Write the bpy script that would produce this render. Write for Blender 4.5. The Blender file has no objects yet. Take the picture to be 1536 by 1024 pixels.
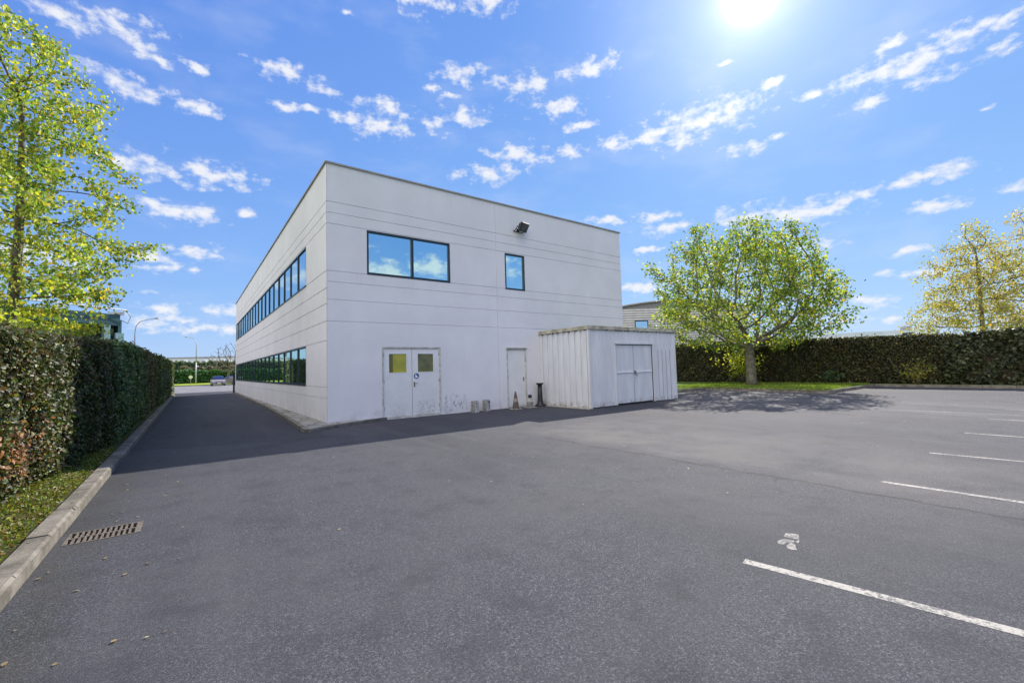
import bpy, math, random
import numpy as np
from mathutils import Vector, Matrix
random.seed(7)
RNG = np.random.default_rng(7)
PI = math.pi
scene = bpy.context.scene
COL = scene.collection
SKY_A, SKY_B, SKY_TINT, CLOUD_COL, GLOW = (.56, .85, 2.8), (1.5, 1.2, .42), (1, 1, 1), (3.3, 3.35, 3.5), (9.0, 1.5, 1.4)
FILL_BANK = (7.2, 7.0, 7.2)
SUN_EL, SUN_AZ = 37.2, 67.4          # degrees; azimuth clockwise from +Y

# ------------------------------------------------------------------ helpers
def link(o, parent=None):
    COL.objects.link(o)
    if parent is not None:
        o.parent = parent
    return o

def tag(o, label=None, cat=None, group=None, kind=None):
    if label: o['label'] = label
    if cat: o['category'] = cat
    if group: o['group'] = group
    if kind: o['kind'] = kind
    return o

def empty(name, loc=(0, 0, 0), rz=0.0, label=None, cat=None, group=None):
    o = bpy.data.objects.new(name, None)
    o.empty_display_size = 0.3
    o.location = loc
    o.rotation_euler = (0, 0, rz)
    link(o)
    return tag(o, label, cat, group)

def copy_tree(o, parent=None):
    c = o.copy(); COL.objects.link(c)
    if parent is not None:
        mpi = o.matrix_parent_inverse.copy(); c.parent = parent; c.matrix_parent_inverse = mpi
    for ch in list(o.children):
        copy_tree(ch, c)
    return c

class MB:
    def __init__(s):
        s.v = []; s.f = []; s.smooth = []
    def add(s, vs, fs, smooth=False):
        b = len(s.v)
        s.v += [tuple(p) for p in vs]
        s.f += [tuple(i + b for i in f) for f in fs]
        s.smooth += [smooth] * len(fs)
        return s
    def box(s, x0, x1, y0, y1, z0, z1, M=None, taper=1.0):
        cx, cy = (x0 + x1) / 2, (y0 + y1) / 2
        vs = []
        for z, t in ((z0, 1.0), (z1, taper)):
            for x, y in ((x0, y0), (x1, y0), (x1, y1), (x0, y1)):
                vs.append(Vector((cx + (x - cx) * t, cy + (y - cy) * t, z)))
        if M is not None: vs = [M @ p for p in vs]
        return s.add(vs, [(3, 2, 1, 0), (4, 5, 6, 7), (0, 1, 5, 4), (1, 2, 6, 5), (2, 3, 7, 6), (3, 0, 4, 7)])
    def prism(s, poly, z0, z1, M=None):
        n = len(poly)
        vs = [Vector((x, y, z0)) for x, y in poly] + [Vector((x, y, z1)) for x, y in poly]
        if M is not None: vs = [M @ p for p in vs]
        fs = [tuple(range(n - 1, -1, -1)), tuple(range(n, 2 * n))]
        fs += [(i, (i + 1) % n, n + (i + 1) % n, n + i) for i in range(n)]
        return s.add(vs, fs)
    def lathe(s, prof, n=20, M=None, cap=True, smooth=True, cx=0, cy=0):
        vs = []; fs = []
        for r, z in prof:
            for k in range(n):
                a = 2 * PI * k / n
                vs.append(Vector((cx + r * math.cos(a), cy + r * math.sin(a), z)))
        if M is not None: vs = [M @ p for p in vs]
        for i in range(len(prof) - 1):
            for k in range(n):
                fs.append((i * n + k, i * n + (k + 1) % n, (i + 1) * n + (k + 1) % n, (i + 1) * n + k))
        s.add(vs, fs, smooth)
        if cap:
            b = len(s.v) - len(vs)
            s.f.append(tuple(b + k for k in range(n - 1, -1, -1))); s.smooth.append(False)
            s.f.append(tuple(b + (len(prof) - 1) * n + k for k in range(n))); s.smooth.append(False)
        return s
    def tube(s, pts, rads, n=6, smooth=True):
        pts = [Vector(p) for p in pts]
        if len(pts) < 2: return s
        vs = []; fs = []
        t = (pts[1] - pts[0]).normalized()
        ref = Vector((0, 0, 1)) if abs(t.z) < 0.9 else Vector((1, 0, 0))
        nx = t.cross(ref).normalized()
        for i, p in enumerate(pts):
            if i == 0: t = pts[1] - pts[0]
            elif i == len(pts) - 1: t = pts[-1] - pts[-2]
            else: t = pts[i + 1] - pts[i - 1]
            if t.length < 1e-9: t = Vector((0, 0, 1))
            t.normalize()
            nx = nx - t * nx.dot(t)
            if nx.length < 1e-6: nx = t.orthogonal()
            nx.normalize(); ny = t.cross(nx)
            r = rads[i] if hasattr(rads, '__len__') else rads
            for k in range(n):
                a = 2 * PI * k / n
                vs.append(p + (nx * math.cos(a) + ny * math.sin(a)) * r)
        for i in range(len(pts) - 1):
            for k in range(n):
                fs.append((i * n + k, i * n + (k + 1) % n, (i + 1) * n + (k + 1) % n, (i + 1) * n + k))
        fs.append(tuple(range(n - 1, -1, -1)))
        fs.append(tuple((len(pts) - 1) * n + k for k in range(n)))
        return s.add(vs, fs, smooth)
    def build(s, name, mat, parent=None, bevel=0.0, label=None):
        me = bpy.data.meshes.new(name)
        me.from_pydata(s.v, [], s.f)
        me.materials.append(mat)
        me.polygons.foreach_set('use_smooth', s.smooth)
        me.update()
        o = bpy.data.objects.new(name, me)
        link(o, parent)
        if bevel > 0:
            m = o.modifiers.new('bevel', 'BEVEL'); m.width = bevel; m.segments = 2; m.limit_method = 'ANGLE'
        if label: o['label'] = label
        return o

def relief(mb, ss, ts, depth, P):
    """cells of a wall; depth(sc, tc) -> outward offset, or None for an opening"""
    ss = sorted(set(round(x, 4) for x in ss)); ts = sorted(set(round(x, 4) for x in ts))
    ns, nt = len(ss) - 1, len(ts) - 1
    D = [[depth((ss[i] + ss[i + 1]) / 2, (ts[j] + ts[j + 1]) / 2) for j in range(nt)] for i in range(ns)]
    def dd(i, j):
        d = D[i][j]; return -0.16 if d is None else d
    def quad(a, b, c, d): mb.add([P(*a), P(*b), P(*c), P(*d)], [(0, 1, 2, 3)])
    for i in range(ns):
        for j in range(nt):
            if D[i][j] is not None:
                d = D[i][j]
                quad((ss[i], ts[j], d), (ss[i + 1], ts[j], d), (ss[i + 1], ts[j + 1], d), (ss[i], ts[j + 1], d))
            if i + 1 < ns and abs(dd(i, j) - dd(i + 1, j)) > 1e-6:
                a, b = dd(i, j), dd(i + 1, j); x = ss[i + 1]
                quad((x, ts[j], a), (x, ts[j], b), (x, ts[j + 1], b), (x, ts[j + 1], a))
            if j + 1 < nt and abs(dd(i, j) - dd(i, j + 1)) > 1e-6:
                a, b = dd(i, j), dd(i, j + 1); y = ts[j + 1]
                quad((ss[i], y, a), (ss[i], y, b), (ss[i + 1], y, b), (ss[i + 1], y, a))

# ------------------------------------------------------------------ materials
class NT:
    def __init__(s, name):
        s.m = bpy.data.materials.new(name); s.m.use_nodes = True
        s.t = s.m.node_tree; s.n = s.t.nodes; s.l = s.t.links
        s.b = s.n['Principled BSDF']; s.out = s.n['Material Output']
        s._tc = None
    def tc(s):
        if s._tc is None: s._tc = s.n.new('ShaderNodeTexCoord')
        return s._tc.outputs['Object']
    def put(s, inp, v):
        if hasattr(v, 'is_output') or isinstance(v, bpy.types.NodeSocket): s.l.new(v, inp)
        elif isinstance(v, (tuple, list)) and len(v) == 3 and inp.type == 'RGBA': inp.default_value = (*v, 1)
        else: inp.default_value = v
    def noise(s, scale, detail=4, rough=.55, vec=None, out='Fac', dist=0.0):
        x = s.n.new('ShaderNodeTexNoise'); x.inputs['Scale'].default_value = scale
        x.inputs['Detail'].default_value = detail; x.inputs['Roughness'].default_value = rough
        x.inputs['Distortion'].default_value = dist
        s.l.new(vec or s.tc(), x.inputs['Vector']); return x.outputs[out]
    def vor(s, scale, out='Distance', vec=None, feature='F1'):
        x = s.n.new('ShaderNodeTexVoronoi'); x.feature = feature
        x.inputs['Scale'].default_value = scale
        s.l.new(vec or s.tc(), x.inputs['Vector']); return x.outputs[out]
    def mapv(s, sc, vec=None, loc=(0, 0, 0)):
        x = s.n.new('ShaderNodeMapping'); x.inputs['Scale'].default_value = sc; x.inputs['Location'].default_value = loc
        s.l.new(vec or s.tc(), x.inputs['Vector']); return x.outputs[0]
    def math(s, op, a, b=0.0, c=None, clamp=False):
        x = s.n.new('ShaderNodeMath'); x.operation = op; x.use_clamp = clamp
        s.put(x.inputs[0], a); s.put(x.inputs[1], b)
        if c is not None: s.put(x.inputs[2], c)
        return x.outputs[0]
    def ramp(s, fac, a, b, lo=0.0, hi=1.0):
        x = s.n.new('ShaderNodeMapRange'); x.interpolation_type = 'SMOOTHSTEP'
        s.put(x.inputs['Value'], fac); x.inputs['From Min'].default_value = a; x.inputs['From Max'].default_value = b
        x.inputs['To Min'].default_value = lo; x.inputs['To Max'].default_value = hi
        return x.outputs[0]
    def mix(s, fac, a, b, blend='MIX'):
        x = s.n.new('ShaderNodeMix'); x.data_type = 'RGBA'; x.blend_type = blend
        s.put(x.inputs[0], fac); s.put(x.inputs[6], a); s.put(x.inputs[7], b)
        return x.outputs[2]
    def xyz(s, vec=None):
        x = s.n.new('ShaderNodeSeparateXYZ'); s.l.new(vec or s.tc(), x.inputs[0]); return x.outputs
    def bump(s, h, strength=.3, dist=.01, normal=None):
        x = s.n.new('ShaderNodeBump'); x.inputs['Strength'].default_value = strength; x.inputs['Distance'].default_value = dist
        s.l.new(h, x.inputs['Height'])
        if normal is not None: s.l.new(normal, x.inputs['Normal'])
        s.l.new(x.outputs[0], s.b.inputs['Normal']); return x.outputs[0]
    def set(s, **k):
        names = dict(col='Base Color', rough='Roughness', metal='Metallic', spec='Specular IOR Level')
        for a, v in k.items(): s.put(s.b.inputs[names[a]], v)
        return s
    def box(s, x0, x1, z0, z1, soft=.05, zi=2):
        o = s.xyz(); m = s.math
        a = s.ramp(o[0], x0 - soft, x0 + soft); b = s.ramp(o[0], x1 - soft, x1 + soft, 1, 0)
        c = s.ramp(o[zi], z0 - soft, z0 + soft); d = s.ramp(o[zi], z1 - soft, z1 + soft, 1, 0)
        return m('MULTIPLY', m('MULTIPLY', a, b), m('MULTIPLY', c, d))

def simple(name, col, rough=.6, metal=0.0, var=.12, scale=6.0, bump=0.0, spec=.5):
    t = NT(name)
    n = t.noise(scale, 5)
    lo = tuple(c * (1 - var) for c in col); hi = tuple(min(1, c * (1 + var)) for c in col)
    t.set(col=t.mix(t.ramp(n, .3, .7), lo, hi), rough=rough, metal=metal, spec=spec)
    if bump: t.bump(t.noise(scale * 12, 4), bump, .005)
    return t.m

M = {}
# --- rendered concrete panels of the building
t = NT('concrete_panel')
o3 = t.xyz()
base = t.mix(t.ramp(t.noise(.7, 6, .6), .3, .72), (.69, .685, .70), (.76, .755, .77))
streak = t.noise(1.0, 5, .6, t.mapv((5.0, 5.0, .22)))
base = t.mix(t.ramp(streak, .54, .85, 0, .16), base, (.57, .56, .56))
rain = t.noise(1.0, 6, .7, t.mapv((14.0, 14.0, .5)))
under = t.math("MAXIMUM", t.ramp(o3[2], 6.7, 7.72, 0, 1), t.math("MULTIPLY", t.ramp(o3[2], 3.6, 4.5, 0, 1), t.ramp(o3[2], 4.50, 4.52, 1, 0)))
base = t.mix(t.math('MULTIPLY', t.math('MULTIPLY', under, t.ramp(rain, .5, .75)), .28), base, (.40, .385, .36))
spk = t.noise(95, 3, .7)
base = t.mix(t.ramp(spk, .35, .65, 0, .12), base, (.42, .40, .41))
# dirt low on the wall and the black scuffs beside the bins
low = t.math('MULTIPLY', t.ramp(o3[2], .02, .55, 1, 0), t.ramp(t.noise(2.2, 6, .65), .45, .7))
base = t.mix(t.math('MULTIPLY', low, .35), base, (.32, .30, .27))
sc = t.math('MULTIPLY', t.box(3.75, 4.6, .05, .62, .12), t.ramp(t.noise(7, 6, .75, t.mapv((1.4, 1, .7))), .48, .66))
base = t.mix(t.math('MULTIPLY', sc, .85), base, (.09, .10, .12))
t.set(col=base, rough=.85, spec=.25)
t.bump(t.math('ADD', t.noise(95, 3, .7), t.math('MULTIPLY', t.noise(320, 2), .5)), .35, .006)
M['concrete'] = t.m
# --- asphalt
t = NT('asphalt')
o3 = t.xyz()
agg = t.vor(135, 'Color'); aggd = t.vor(135, 'Distance')
sep = t.n.new('ShaderNodeSeparateColor'); t.l.new(agg, sep.inputs[0])
stone = t.ramp(sep.outputs[0], .25, 1.0, 0, 1)
fine = t.noise(150, 3, .75)
g1 = t.ramp(t.noise(55, 5, .85), .42, .58)
c = t.mix(g1, (.027, .029, .038), (.092, .096, .114))
c = t.mix(t.ramp(fine, .38, .62, .65, 0), c, (.016, .017, .021))
c = t.mix(t.math('MULTIPLY', t.math('POWER', stone, 5.0), .45), c, (.26, .26, .27))
c = t.mix(t.ramp(t.noise(16, 3, .7), .38, .62, .3, 0), c, (.035, .036, .043))
big = t.noise(.35, 6, .6); mid = t.noise(2.3, 5, .6)
c = t.mix(t.ramp(big, .38, .66, 0, .55), c, (.072, .072, .078))
c = t.mix(t.ramp(mid, .48, .72, 0, .45), c, (.030, .031, .038))
c = t.mix(t.ramp(t.noise(.22, 5, .6, t.mapv((1, 1, 1), loc=(5, 2, 0))), .48, .62, 0, .4), c, (.034, .036, .045))
# dusty pale band running along the old patch edge, dark seam on its near side
wob = t.math('MULTIPLY', t.math('SUBTRACT', t.noise(.6, 4), .5), .9)
xx = t.math('ADD', o3[0], wob)
wide = t.math('MULTIPLY', t.ramp(xx, 2.75, 3.5), t.ramp(xx, 3.8, 8.0, 1, 0))
wide = t.math('MULTIPLY', wide, t.ramp(o3[1], -4.5, -5.5, 0, 1))
wide = t.math('MULTIPLY', wide, t.ramp(t.noise(.9, 5, .6), .25, .7))
c = t.mix(t.math('MULTIPLY', wide, .5), c, (.145, .138, .13))
wide2 = t.math('MULTIPLY', t.ramp(xx, 10.5, 12.5), t.ramp(xx, 15.0, 17.0, 1, 0))
wide2 = t.math('MULTIPLY', wide2, t.ramp(t.noise(1.1, 5, .6, t.mapv((1, .3, 1))), .35, .65))
c = t.mix(t.math('MULTIPLY', wide2, .4), c, (.13, .13, .135))
sd = t.math('ABSOLUTE', t.math('SUBTRACT', t.math('ADD', o3[0], t.math('MULTIPLY', t.math('SUBTRACT', t.noise(1.4, 4), .5), .35)), 2.9))
seam = t.math('MULTIPLY', t.ramp(sd, .008, .05, 1, 0), t.ramp(o3[1], -5.8, -6.6, 0, 1))
seam = t.math('MULTIPLY', seam, t.ramp(t.noise(3.0, 4), .3, .6, .25, 1))
c = t.mix(t.math('MULTIPLY', seam, .75), c, (.018, .018, .021))
# newer, darker lane beside the building with a seam across it
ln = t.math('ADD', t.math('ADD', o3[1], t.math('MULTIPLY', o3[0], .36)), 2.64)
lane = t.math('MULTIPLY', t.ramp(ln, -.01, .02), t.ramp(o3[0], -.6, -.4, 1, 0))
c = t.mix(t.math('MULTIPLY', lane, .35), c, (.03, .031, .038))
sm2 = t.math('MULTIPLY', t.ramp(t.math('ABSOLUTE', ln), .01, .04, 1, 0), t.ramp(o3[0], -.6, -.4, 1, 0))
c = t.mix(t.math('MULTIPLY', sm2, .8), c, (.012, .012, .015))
# mossy, silty gutter beside the left kerb
oil = t.math('MULTIPLY', t.ramp(t.noise(.9, 5, .62, t.mapv((1, .6, 1), loc=(3, 7, 0))), .60, .72), .35)
c = t.mix(oil, c, (.022, .022, .026))
trk = t.ramp(t.noise(1.0, 5, .6, t.mapv((1.6, .12, 1))), .5, .75, 0, .28)
c = t.mix(trk, c, (.10, .10, .108))
gut = t.math('MULTIPLY', t.ramp(o3[0], -4.15, -3.6, 1, 0), t.ramp(t.noise(3.5, 6, .65), .3, .65))
c = t.mix(t.math('MULTIPLY', gut, .5), c, (.045, .045, .028))
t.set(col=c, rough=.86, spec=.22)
hh = t.math('ADD', t.math('MULTIPLY', t.math('SUBTRACT', 1.0, aggd), .8), t.math('MULTIPLY', fine, .9))
t.bump(hh, .55, .007)
M['asphalt'] = t.m
M['road'] = simple('road_asphalt', (.15, .148, .155), .8, scale=1.2, var=.25)
# --- worn white road paint
t = NT('worn_road_paint')
w = t.math('ADD', t.noise(28, 6, .75), t.math('MULTIPLY', t.noise(3, 4), .5))
fac = t.ramp(w, .70, .86)
t.set(col=t.mix(fac, (.34, .325, .295), (.09, .09, .095)), rough=.8, spec=.3)
t.bump(t.vor(75, 'Distance'), .4, .006)
M['paint'] = t.m
t = NT('very_worn_paint')
w = t.math('ADD', t.noise(14, 6, .75), t.math('MULTIPLY', t.noise(1.2, 4), .7))
t.set(col=t.mix(t.ramp(w, .72, .95), (.30, .29, .27), (.085, .085, .09)), rough=.8, spec=.3)
M['paint_worn'] = t.m
# --- kerb concrete
t = NT('kerb_concrete')
c = t.mix(t.ramp(t.noise(3.5, 7, .65), .3, .7), (.10, .092, .075), (.24, .22, .185))
c = t.mix(t.ramp(t.noise(1.1, 5, .6), .5, .75, 0, .6), c, (.11, .105, .08))
c = t.mix(t.ramp(t.noise(30, 5, .7), .55, .8, 0, .5), c, (.36, .34, .30))
t.set(col=c, rough=.92, spec=.2)
t.bump(t.noise(45, 6, .7), .6, .01)
M['kerb'] = t.m
t = NT('apron_paving')
c = t.mix(t.ramp(t.noise(1.6, 7, .65), .3, .7), (.20, .19, .17), (.36, .345, .32))
crk = t.vor(1.3, 'Distance', t.mapv((1.6, .6, 1)), 'DISTANCE_TO_EDGE')
c = t.mix(t.ramp(crk, .01, .035, .75, 0), c, (.05, .045, .035))
t.set(col=c, rough=.92, spec=.2); t.bump(t.noise(40, 6, .7), .5, .008)
M['apron'] = t.m
# --- soil and lawns
t = NT('mossy_soil')
c = t.mix(t.ramp(t.noise(7, 7, .7), .35, .65), (.055, .045, .022), (.10, .13, .03))
c = t.mix(t.ramp(t.noise(22, 5, .7), .5, .7, 0, .7), c, (.14, .10, .05))
t.set(col=c, rough=.95, spec=.15); t.bump(t.noise(35, 6, .8), 1.0, .03)
M['soil'] = t.m
t = NT('lawn_ground')
c = t.mix(t.ramp(t.noise(1.5, 7, .7), .3, .7), (.06, .10, .02), (.15, .22, .035))
t.set(col=c, rough=.95, spec=.15); t.bump(t.noise(40, 6, .8), 1.0, .04)
M['lawn'] = t.m
M['field'] = simple('meadow', (.13, .20, .04), .95, scale=.15, var=.4, spec=.1)
M['farhill'] = simple('far_green_hill', (.16, .24, .13), .95, scale=.03, var=.3, spec=.1)

# --- leaves: colour comes from each leaf's own tint
def leaf_mat(name, trans=.45, rough=.45, boost=1.6):
    t = NT(name)
    a = t.n.new('ShaderNodeAttribute'); a.attribute_name = 'tint'
    t.set(col=a.outputs['Color'], rough=rough, spec=.45)
    tr = t.n.new('ShaderNodeBsdfTranslucent')
    g = t.n.new('ShaderNodeMix'); g.data_type = 'RGBA'; g.blend_type = 'MULTIPLY'
    g.inputs[0].default_value = 1; t.l.new(a.outputs['Color'], g.inputs[6]); g.inputs[7].default_value = (boost * 1.05, boost, boost * .5, 1)
    t.l.new(g.outputs[2], tr.inputs['Color'])
    mx = t.n.new('ShaderNodeMixShader'); mx.inputs[0].default_value = trans
    t.l.new(t.b.outputs[0], mx.inputs[1]); t.l.new(tr.outputs[0], mx.inputs[2]); t.l.new(mx.outputs[0], t.out.inputs[0])
    return t.m
M['leaf'] = leaf_mat('tree_leaf', .47, .5, 1.85)
M['hedge_leaf'] = leaf_mat('hedge_leaf', .25, .5, 1.5)
M['grass_blade'] = leaf_mat('grass_blade', .35, .5, 1.5)
M['bark'] = simple('bark', (.14, .115, .085), .95, scale=9, var=.45, bump=.8, spec=.15)
M['bark_pale'] = simple('pale_bark', (.24, .21, .17), .9, scale=7, var=.45, bump=.6, spec=.2)
M['bark_grey'] = simple('grey_green_bark', (.15, .14, .105), .95, scale=7, var=.4, bump=.8, spec=.15)
M['twig'] = simple('hedge_twigs', (.035, .028, .018), .95, scale=12, var=.6, bump=1.0, spec=.1)

# --- painted sheet metal of the shed
def shed_mat(name, col):
    t = NT(name); o = t.xyz()
    c = t.mix(t.ramp(t.noise(1.3, 6, .6, t.mapv((3, 3, .6))), .3, .75), tuple(k * .86 for k in col), col)
    st = t.noise(1.0, 6, .7, t.mapv((9, 9, .5)))
    c = t.mix(t.ramp(st, .58, .85, 0, .18), c, (.42, .41, .37))
    low = t.math('MULTIPLY', t.ramp(o[2], .03, .28, 1, 0), t.ramp(t.noise(7, 6, .75), .42, .64))
    c = t.mix(t.math('MULTIPLY', low, .7), c, (.16, .14, .08))
    rs = t.math('MULTIPLY', t.ramp(t.noise(16, 5, .8), .69, .74), .8)
    c = t.mix(rs, c, (.20, .13, .08))
    t.set(col=c, rough=.55, spec=.4); t.bump(t.noise(25, 4), .1, .004)
    return t.m
M['shed'] = shed_mat('shed_sheet_metal', (.68, .70, .72))
M['shed_trim'] = shed_mat('shed_trim_metal', (.66, .67, .66))
M['shed_door'] = shed_mat('shed_door_metal', (.66, .68, .70))
M['fascia'] = simple('mossy_fascia', (.38, .36, .27), .8, scale=4, var=.35, bump=.3)
M['moss'] = simple('roof_moss', (.10, .11, .04), .95, scale=9, var=.5, bump=.8)

# --- white steel doors, each with its own grime
def door_mat(name, x0, x1, grime, rust):
    t = NT(name); o = t.xyz()
    c = t.mix(t.ramp(t.noise(1.7, 5, .6), .3, .7), (.66, .665, .66), (.72, .725, .72))
    g = t.math('MULTIPLY', t.box(x0 + .16, x1 - .16, .12, .52, .05), t.ramp(t.noise(16, 8, .85), .47, .66))
    c = t.mix(t.math('MULTIPLY', g, grime), c, rust)
    g2 = t.math('MULTIPLY', t.box(x0 + .1, x1 - .1, .62, .92, .08), t.ramp(t.noise(12, 6, .8), .56, .68))
    c = t.mix(t.math('MULTIPLY', g2, .35), c, (.30, .29, .27))
    g3 = t.math('MULTIPLY', t.ramp(o[2], .03, .22, 1, 0), t.ramp(t.noise(4, 5, .7), .35, .6))
    c = t.mix(t.math('MULTIPLY', g3, .45), c, (.33, .29, .22))
    t.set(col=c, rough=.45, spec=.45); t.bump(t.noise(5, 3), .06, .004)
    return t.m
M['doorL'] = door_mat('door_paint_smudged', 1.68, 2.62, .45, (.33, .31, .27))
M['doorR'] = door_mat('door_paint_flaking', 2.66, 3.6, .95, (.25, .21, .14))
M['door1'] = door_mat('side_door_paint', 6.44, 7.28, .35, (.35, .33, .28))
M['door_frame'] = simple('door_frame_paint', (.50, .49, .44), .6, scale=5, var=.25)
M['gap'] = simple('dark_joint', (.03, .03, .03), .9)
t = NT('olive_film_glass'); o = t.xyz()
sp = t.ramp(o[0], 1.985, 1.995)
c = t.mix(sp, (.11, .10, .018), t.mix(t.ramp(t.noise(2.5, 3, .5), .3, .7), (.29, .27, .02), (.38, .36, .03)))
t.set(col=c, rough=.12, spec=.6); M['olive_split'] = t.m
t = NT('dark_olive_film_glass')
t.set(col=t.mix(t.ramp(t.noise(4, 4), .3, .7), (.085, .088, .028), (.15, .15, .045)), rough=.12, spec=.6); M['olive'] = t.m
M['blue_sign'] = simple('blue_enamel', (.015, .06, .20), .4, var=.05)
M['white_sign'] = simple('white_enamel', (.75, .76, .78), .5, var=.03)
M['black_metal'] = simple('black_metal', (.012, .012, .014), .45, var=.2)
M['steel'] = simple('dull_steel', (.30, .30, .30), .45, metal=.8)
M['brass'] = simple('dull_lock_metal', (.22, .19, .13), .5, metal=.7)
M['coping'] = simple('coping_metal', (.30, .285, .27), .6, scale=2)
M['roof_felt'] = simple('roof_felt', (.20, .20, .20), .9)
M['win_frame'] = simple('window_frame_dark', (.014, .028, .036), .4, var=.15)
M['lampglass'] = simple('floodlight_glass', (.10, .105, .11), .12, var=.4, scale=14)
def glass(name, refl, under, fac):
    t = NT(name)
    t.set(col=under, rough=.15)
    g = t.n.new('ShaderNodeBsdfGlossy'); g.inputs['Color'].default_value = (*refl, 1); g.inputs['Roughness'].default_value = .015
    w = t.bump(t.noise(.9, 2, .4), .05, .02)
    t.l.new(w, g.inputs['Normal'])
    mx = t.n.new('ShaderNodeMixShader'); mx.inputs[0].default_value = fac
    t.l.new(t.b.outputs[0], mx.inputs[1]); t.l.new(g.outputs[0], mx.inputs[2]); t.l.new(mx.outputs[0], t.out.inputs[0])
    return t.m
M['pane_front'] = glass('solar_glass_front', (.66, .92, .90), (.03, .07, .09), .86)
M['pane_side'] = glass('solar_glass_side', (.62, .80, .84), (.02, .05, .06), .88)
M['pane_low'] = glass('solar_glass_low', (.66, .88, .80), (.015, .05, .04), .85)
M['stone_grey'] = simple('weathered_box_enamel', (.50, .48, .42), .6, scale=14, var=.35)
M['box_side'] = simple('box_side_grey', (.24, .235, .22), .6, scale=10, var=.35)
M['cone'] = simple('dirty_cone_plastic', (.10, .08, .06), .8, scale=14, var=.4, bump=.3)
M['slab'] = simple('pale_slab', (.36, .33, .28), .9, scale=9, var=.3, bump=.3)
M['grate'] = simple('cast_iron_grate', (.12, .10, .08), .8, scale=20, var=.4, bump=.4)
M['pit'] = simple('drain_pit', (.008, .008, .008), 1.0)
M['galv'] = simple('galvanised_pole', (.34, .36, .38), .5, metal=.3)
M['darkglass'] = simple('teal_cladding', (.035, .085, .085), .3, scale=1.0, var=.25)
M['teal_light'] = simple('teal_trim', (.16, .27, .27), .5)
M['recess'] = simple('dark_recess', (.01, .012, .014), .8)
M['slatgrey'] = simple('grey_slat_cladding', (.56, .55, .55), .6, scale=1.5, var=.1)
M['pale_wall'] = simple('pale_far_wall', (.62, .64, .68), .7, scale=.2, var=.08)
M['pale_wall2'] = simple('pale_fascia', (.55, .60, .68), .6, scale=.5, var=.06)
M['beige'] = simple('beige_panel', (.45, .38, .32), .7)
M['white'] = simple('bright_white_panel', (.85, .86, .88), .5, var=.03)
M['car_blue'] = simple('blue_car_paint', (.06, .07, .20), .25, var=.04)
M['car_grey'] = simple('grey_car_paint', (.13, .12, .11), .3, var=.04)
M['carglass'] = simple('car_glass', (.02, .03, .09), .08, var=.1)
M['rubber'] = simple('tyre_rubber', (.02, .02, .02), .9)
M['headlight'] = simple('headlight_lens', (.6, .6, .62), .2)
M['silver'] = simple('silver_paint', (.30, .27, .27), .35, var=.05)
M['yellow_trim'] = simple('yellow_reflector', (.6, .42, .08), .5)

# ------------------------------------------------------------------ world
w = bpy.data.worlds.new('World'); scene.world = w; w.use_nodes = True
wt = w.node_tree; bg = wt.nodes['Background']
sky = wt.nodes.new('ShaderNodeTexSky'); sky.sky_type = 'NISHITA'; sky.sun_disc = False
sky.sun_elevation = math.radians(SUN_EL); sky.sun_rotation = math.radians(SUN_AZ)
sky.altitude = 50; sky.air_density = 1.0; sky.dust_density = 0.0; sky.ozone_density = 2.2
def wmath(op, a, b=0.0, clamp=False):
    x = wt.nodes.new('ShaderNodeMath'); x.operation = op; x.use_clamp = clamp
    for i, v in ((0, a), (1, b)):
        if isinstance(v, bpy.types.NodeSocket): wt.links.new(v, x.inputs[i])
        else: x.inputs[i].default_value = v
    return x.outputs[0]
geo = wt.nodes.new('ShaderNodeTexCoord')
sx = wt.nodes.new('ShaderNodeSeparateXYZ'); wt.links.new(geo.outputs['Generated'], sx.inputs[0])
az = wmath('MULTIPLY', wmath('ARCTAN2', sx.outputs[0], sx.outputs[1]), 180 / PI)
el = wmath('MULTIPLY', wmath('ARCSINE', sx.outputs[2]), 180 / PI)
cb = wt.nodes.new('ShaderNodeCombineXYZ'); wt.links.new(az, cb.inputs[0]); wt.links.new(el, cb.inputs[1])
def wnoise(vec, sc, scl, detail, rough, out='Fac'):
    mp = wt.nodes.new('ShaderNodeMapping'); mp.inputs['Scale'].default_value = scl; wt.links.new(vec, mp.inputs[0])
    n = wt.nodes.new('ShaderNodeTexNoise'); n.inputs['Scale'].default_value = sc; n.inputs['Detail'].default_value = detail
    n.inputs['Roughness'].default_value = rough; wt.links.new(mp.outputs[0], n.inputs['Vector']); return n.outputs[out]
nz = wnoise(cb.outputs[0], 1.0, (.50, .80, 1), 8, .60)
wv = wnoise(cb.outputs[0], 1.0, (.35, .7, 1), 3, .5, 'Color')
off = wt.nodes.new('ShaderNodeVectorMath'); off.operation = 'SUBTRACT'; wt.links.new(wv, off.inputs[0]); off.inputs[1].default_value = (.5, .5, .5)
ofs = wt.nodes.new('ShaderNodeVectorMath'); ofs.operation = 'MULTIPLY'; wt.links.new(off.outputs[0], ofs.inputs[0]); ofs.inputs[1].default_value = (2.2, 1.0, 0)
wp = wt.nodes.new('ShaderNodeVectorMath'); wp.operation = 'ADD'; wt.links.new(cb.outputs[0], wp.inputs[0]); wt.links.new(ofs.outputs[0], wp.inputs[1])
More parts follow.
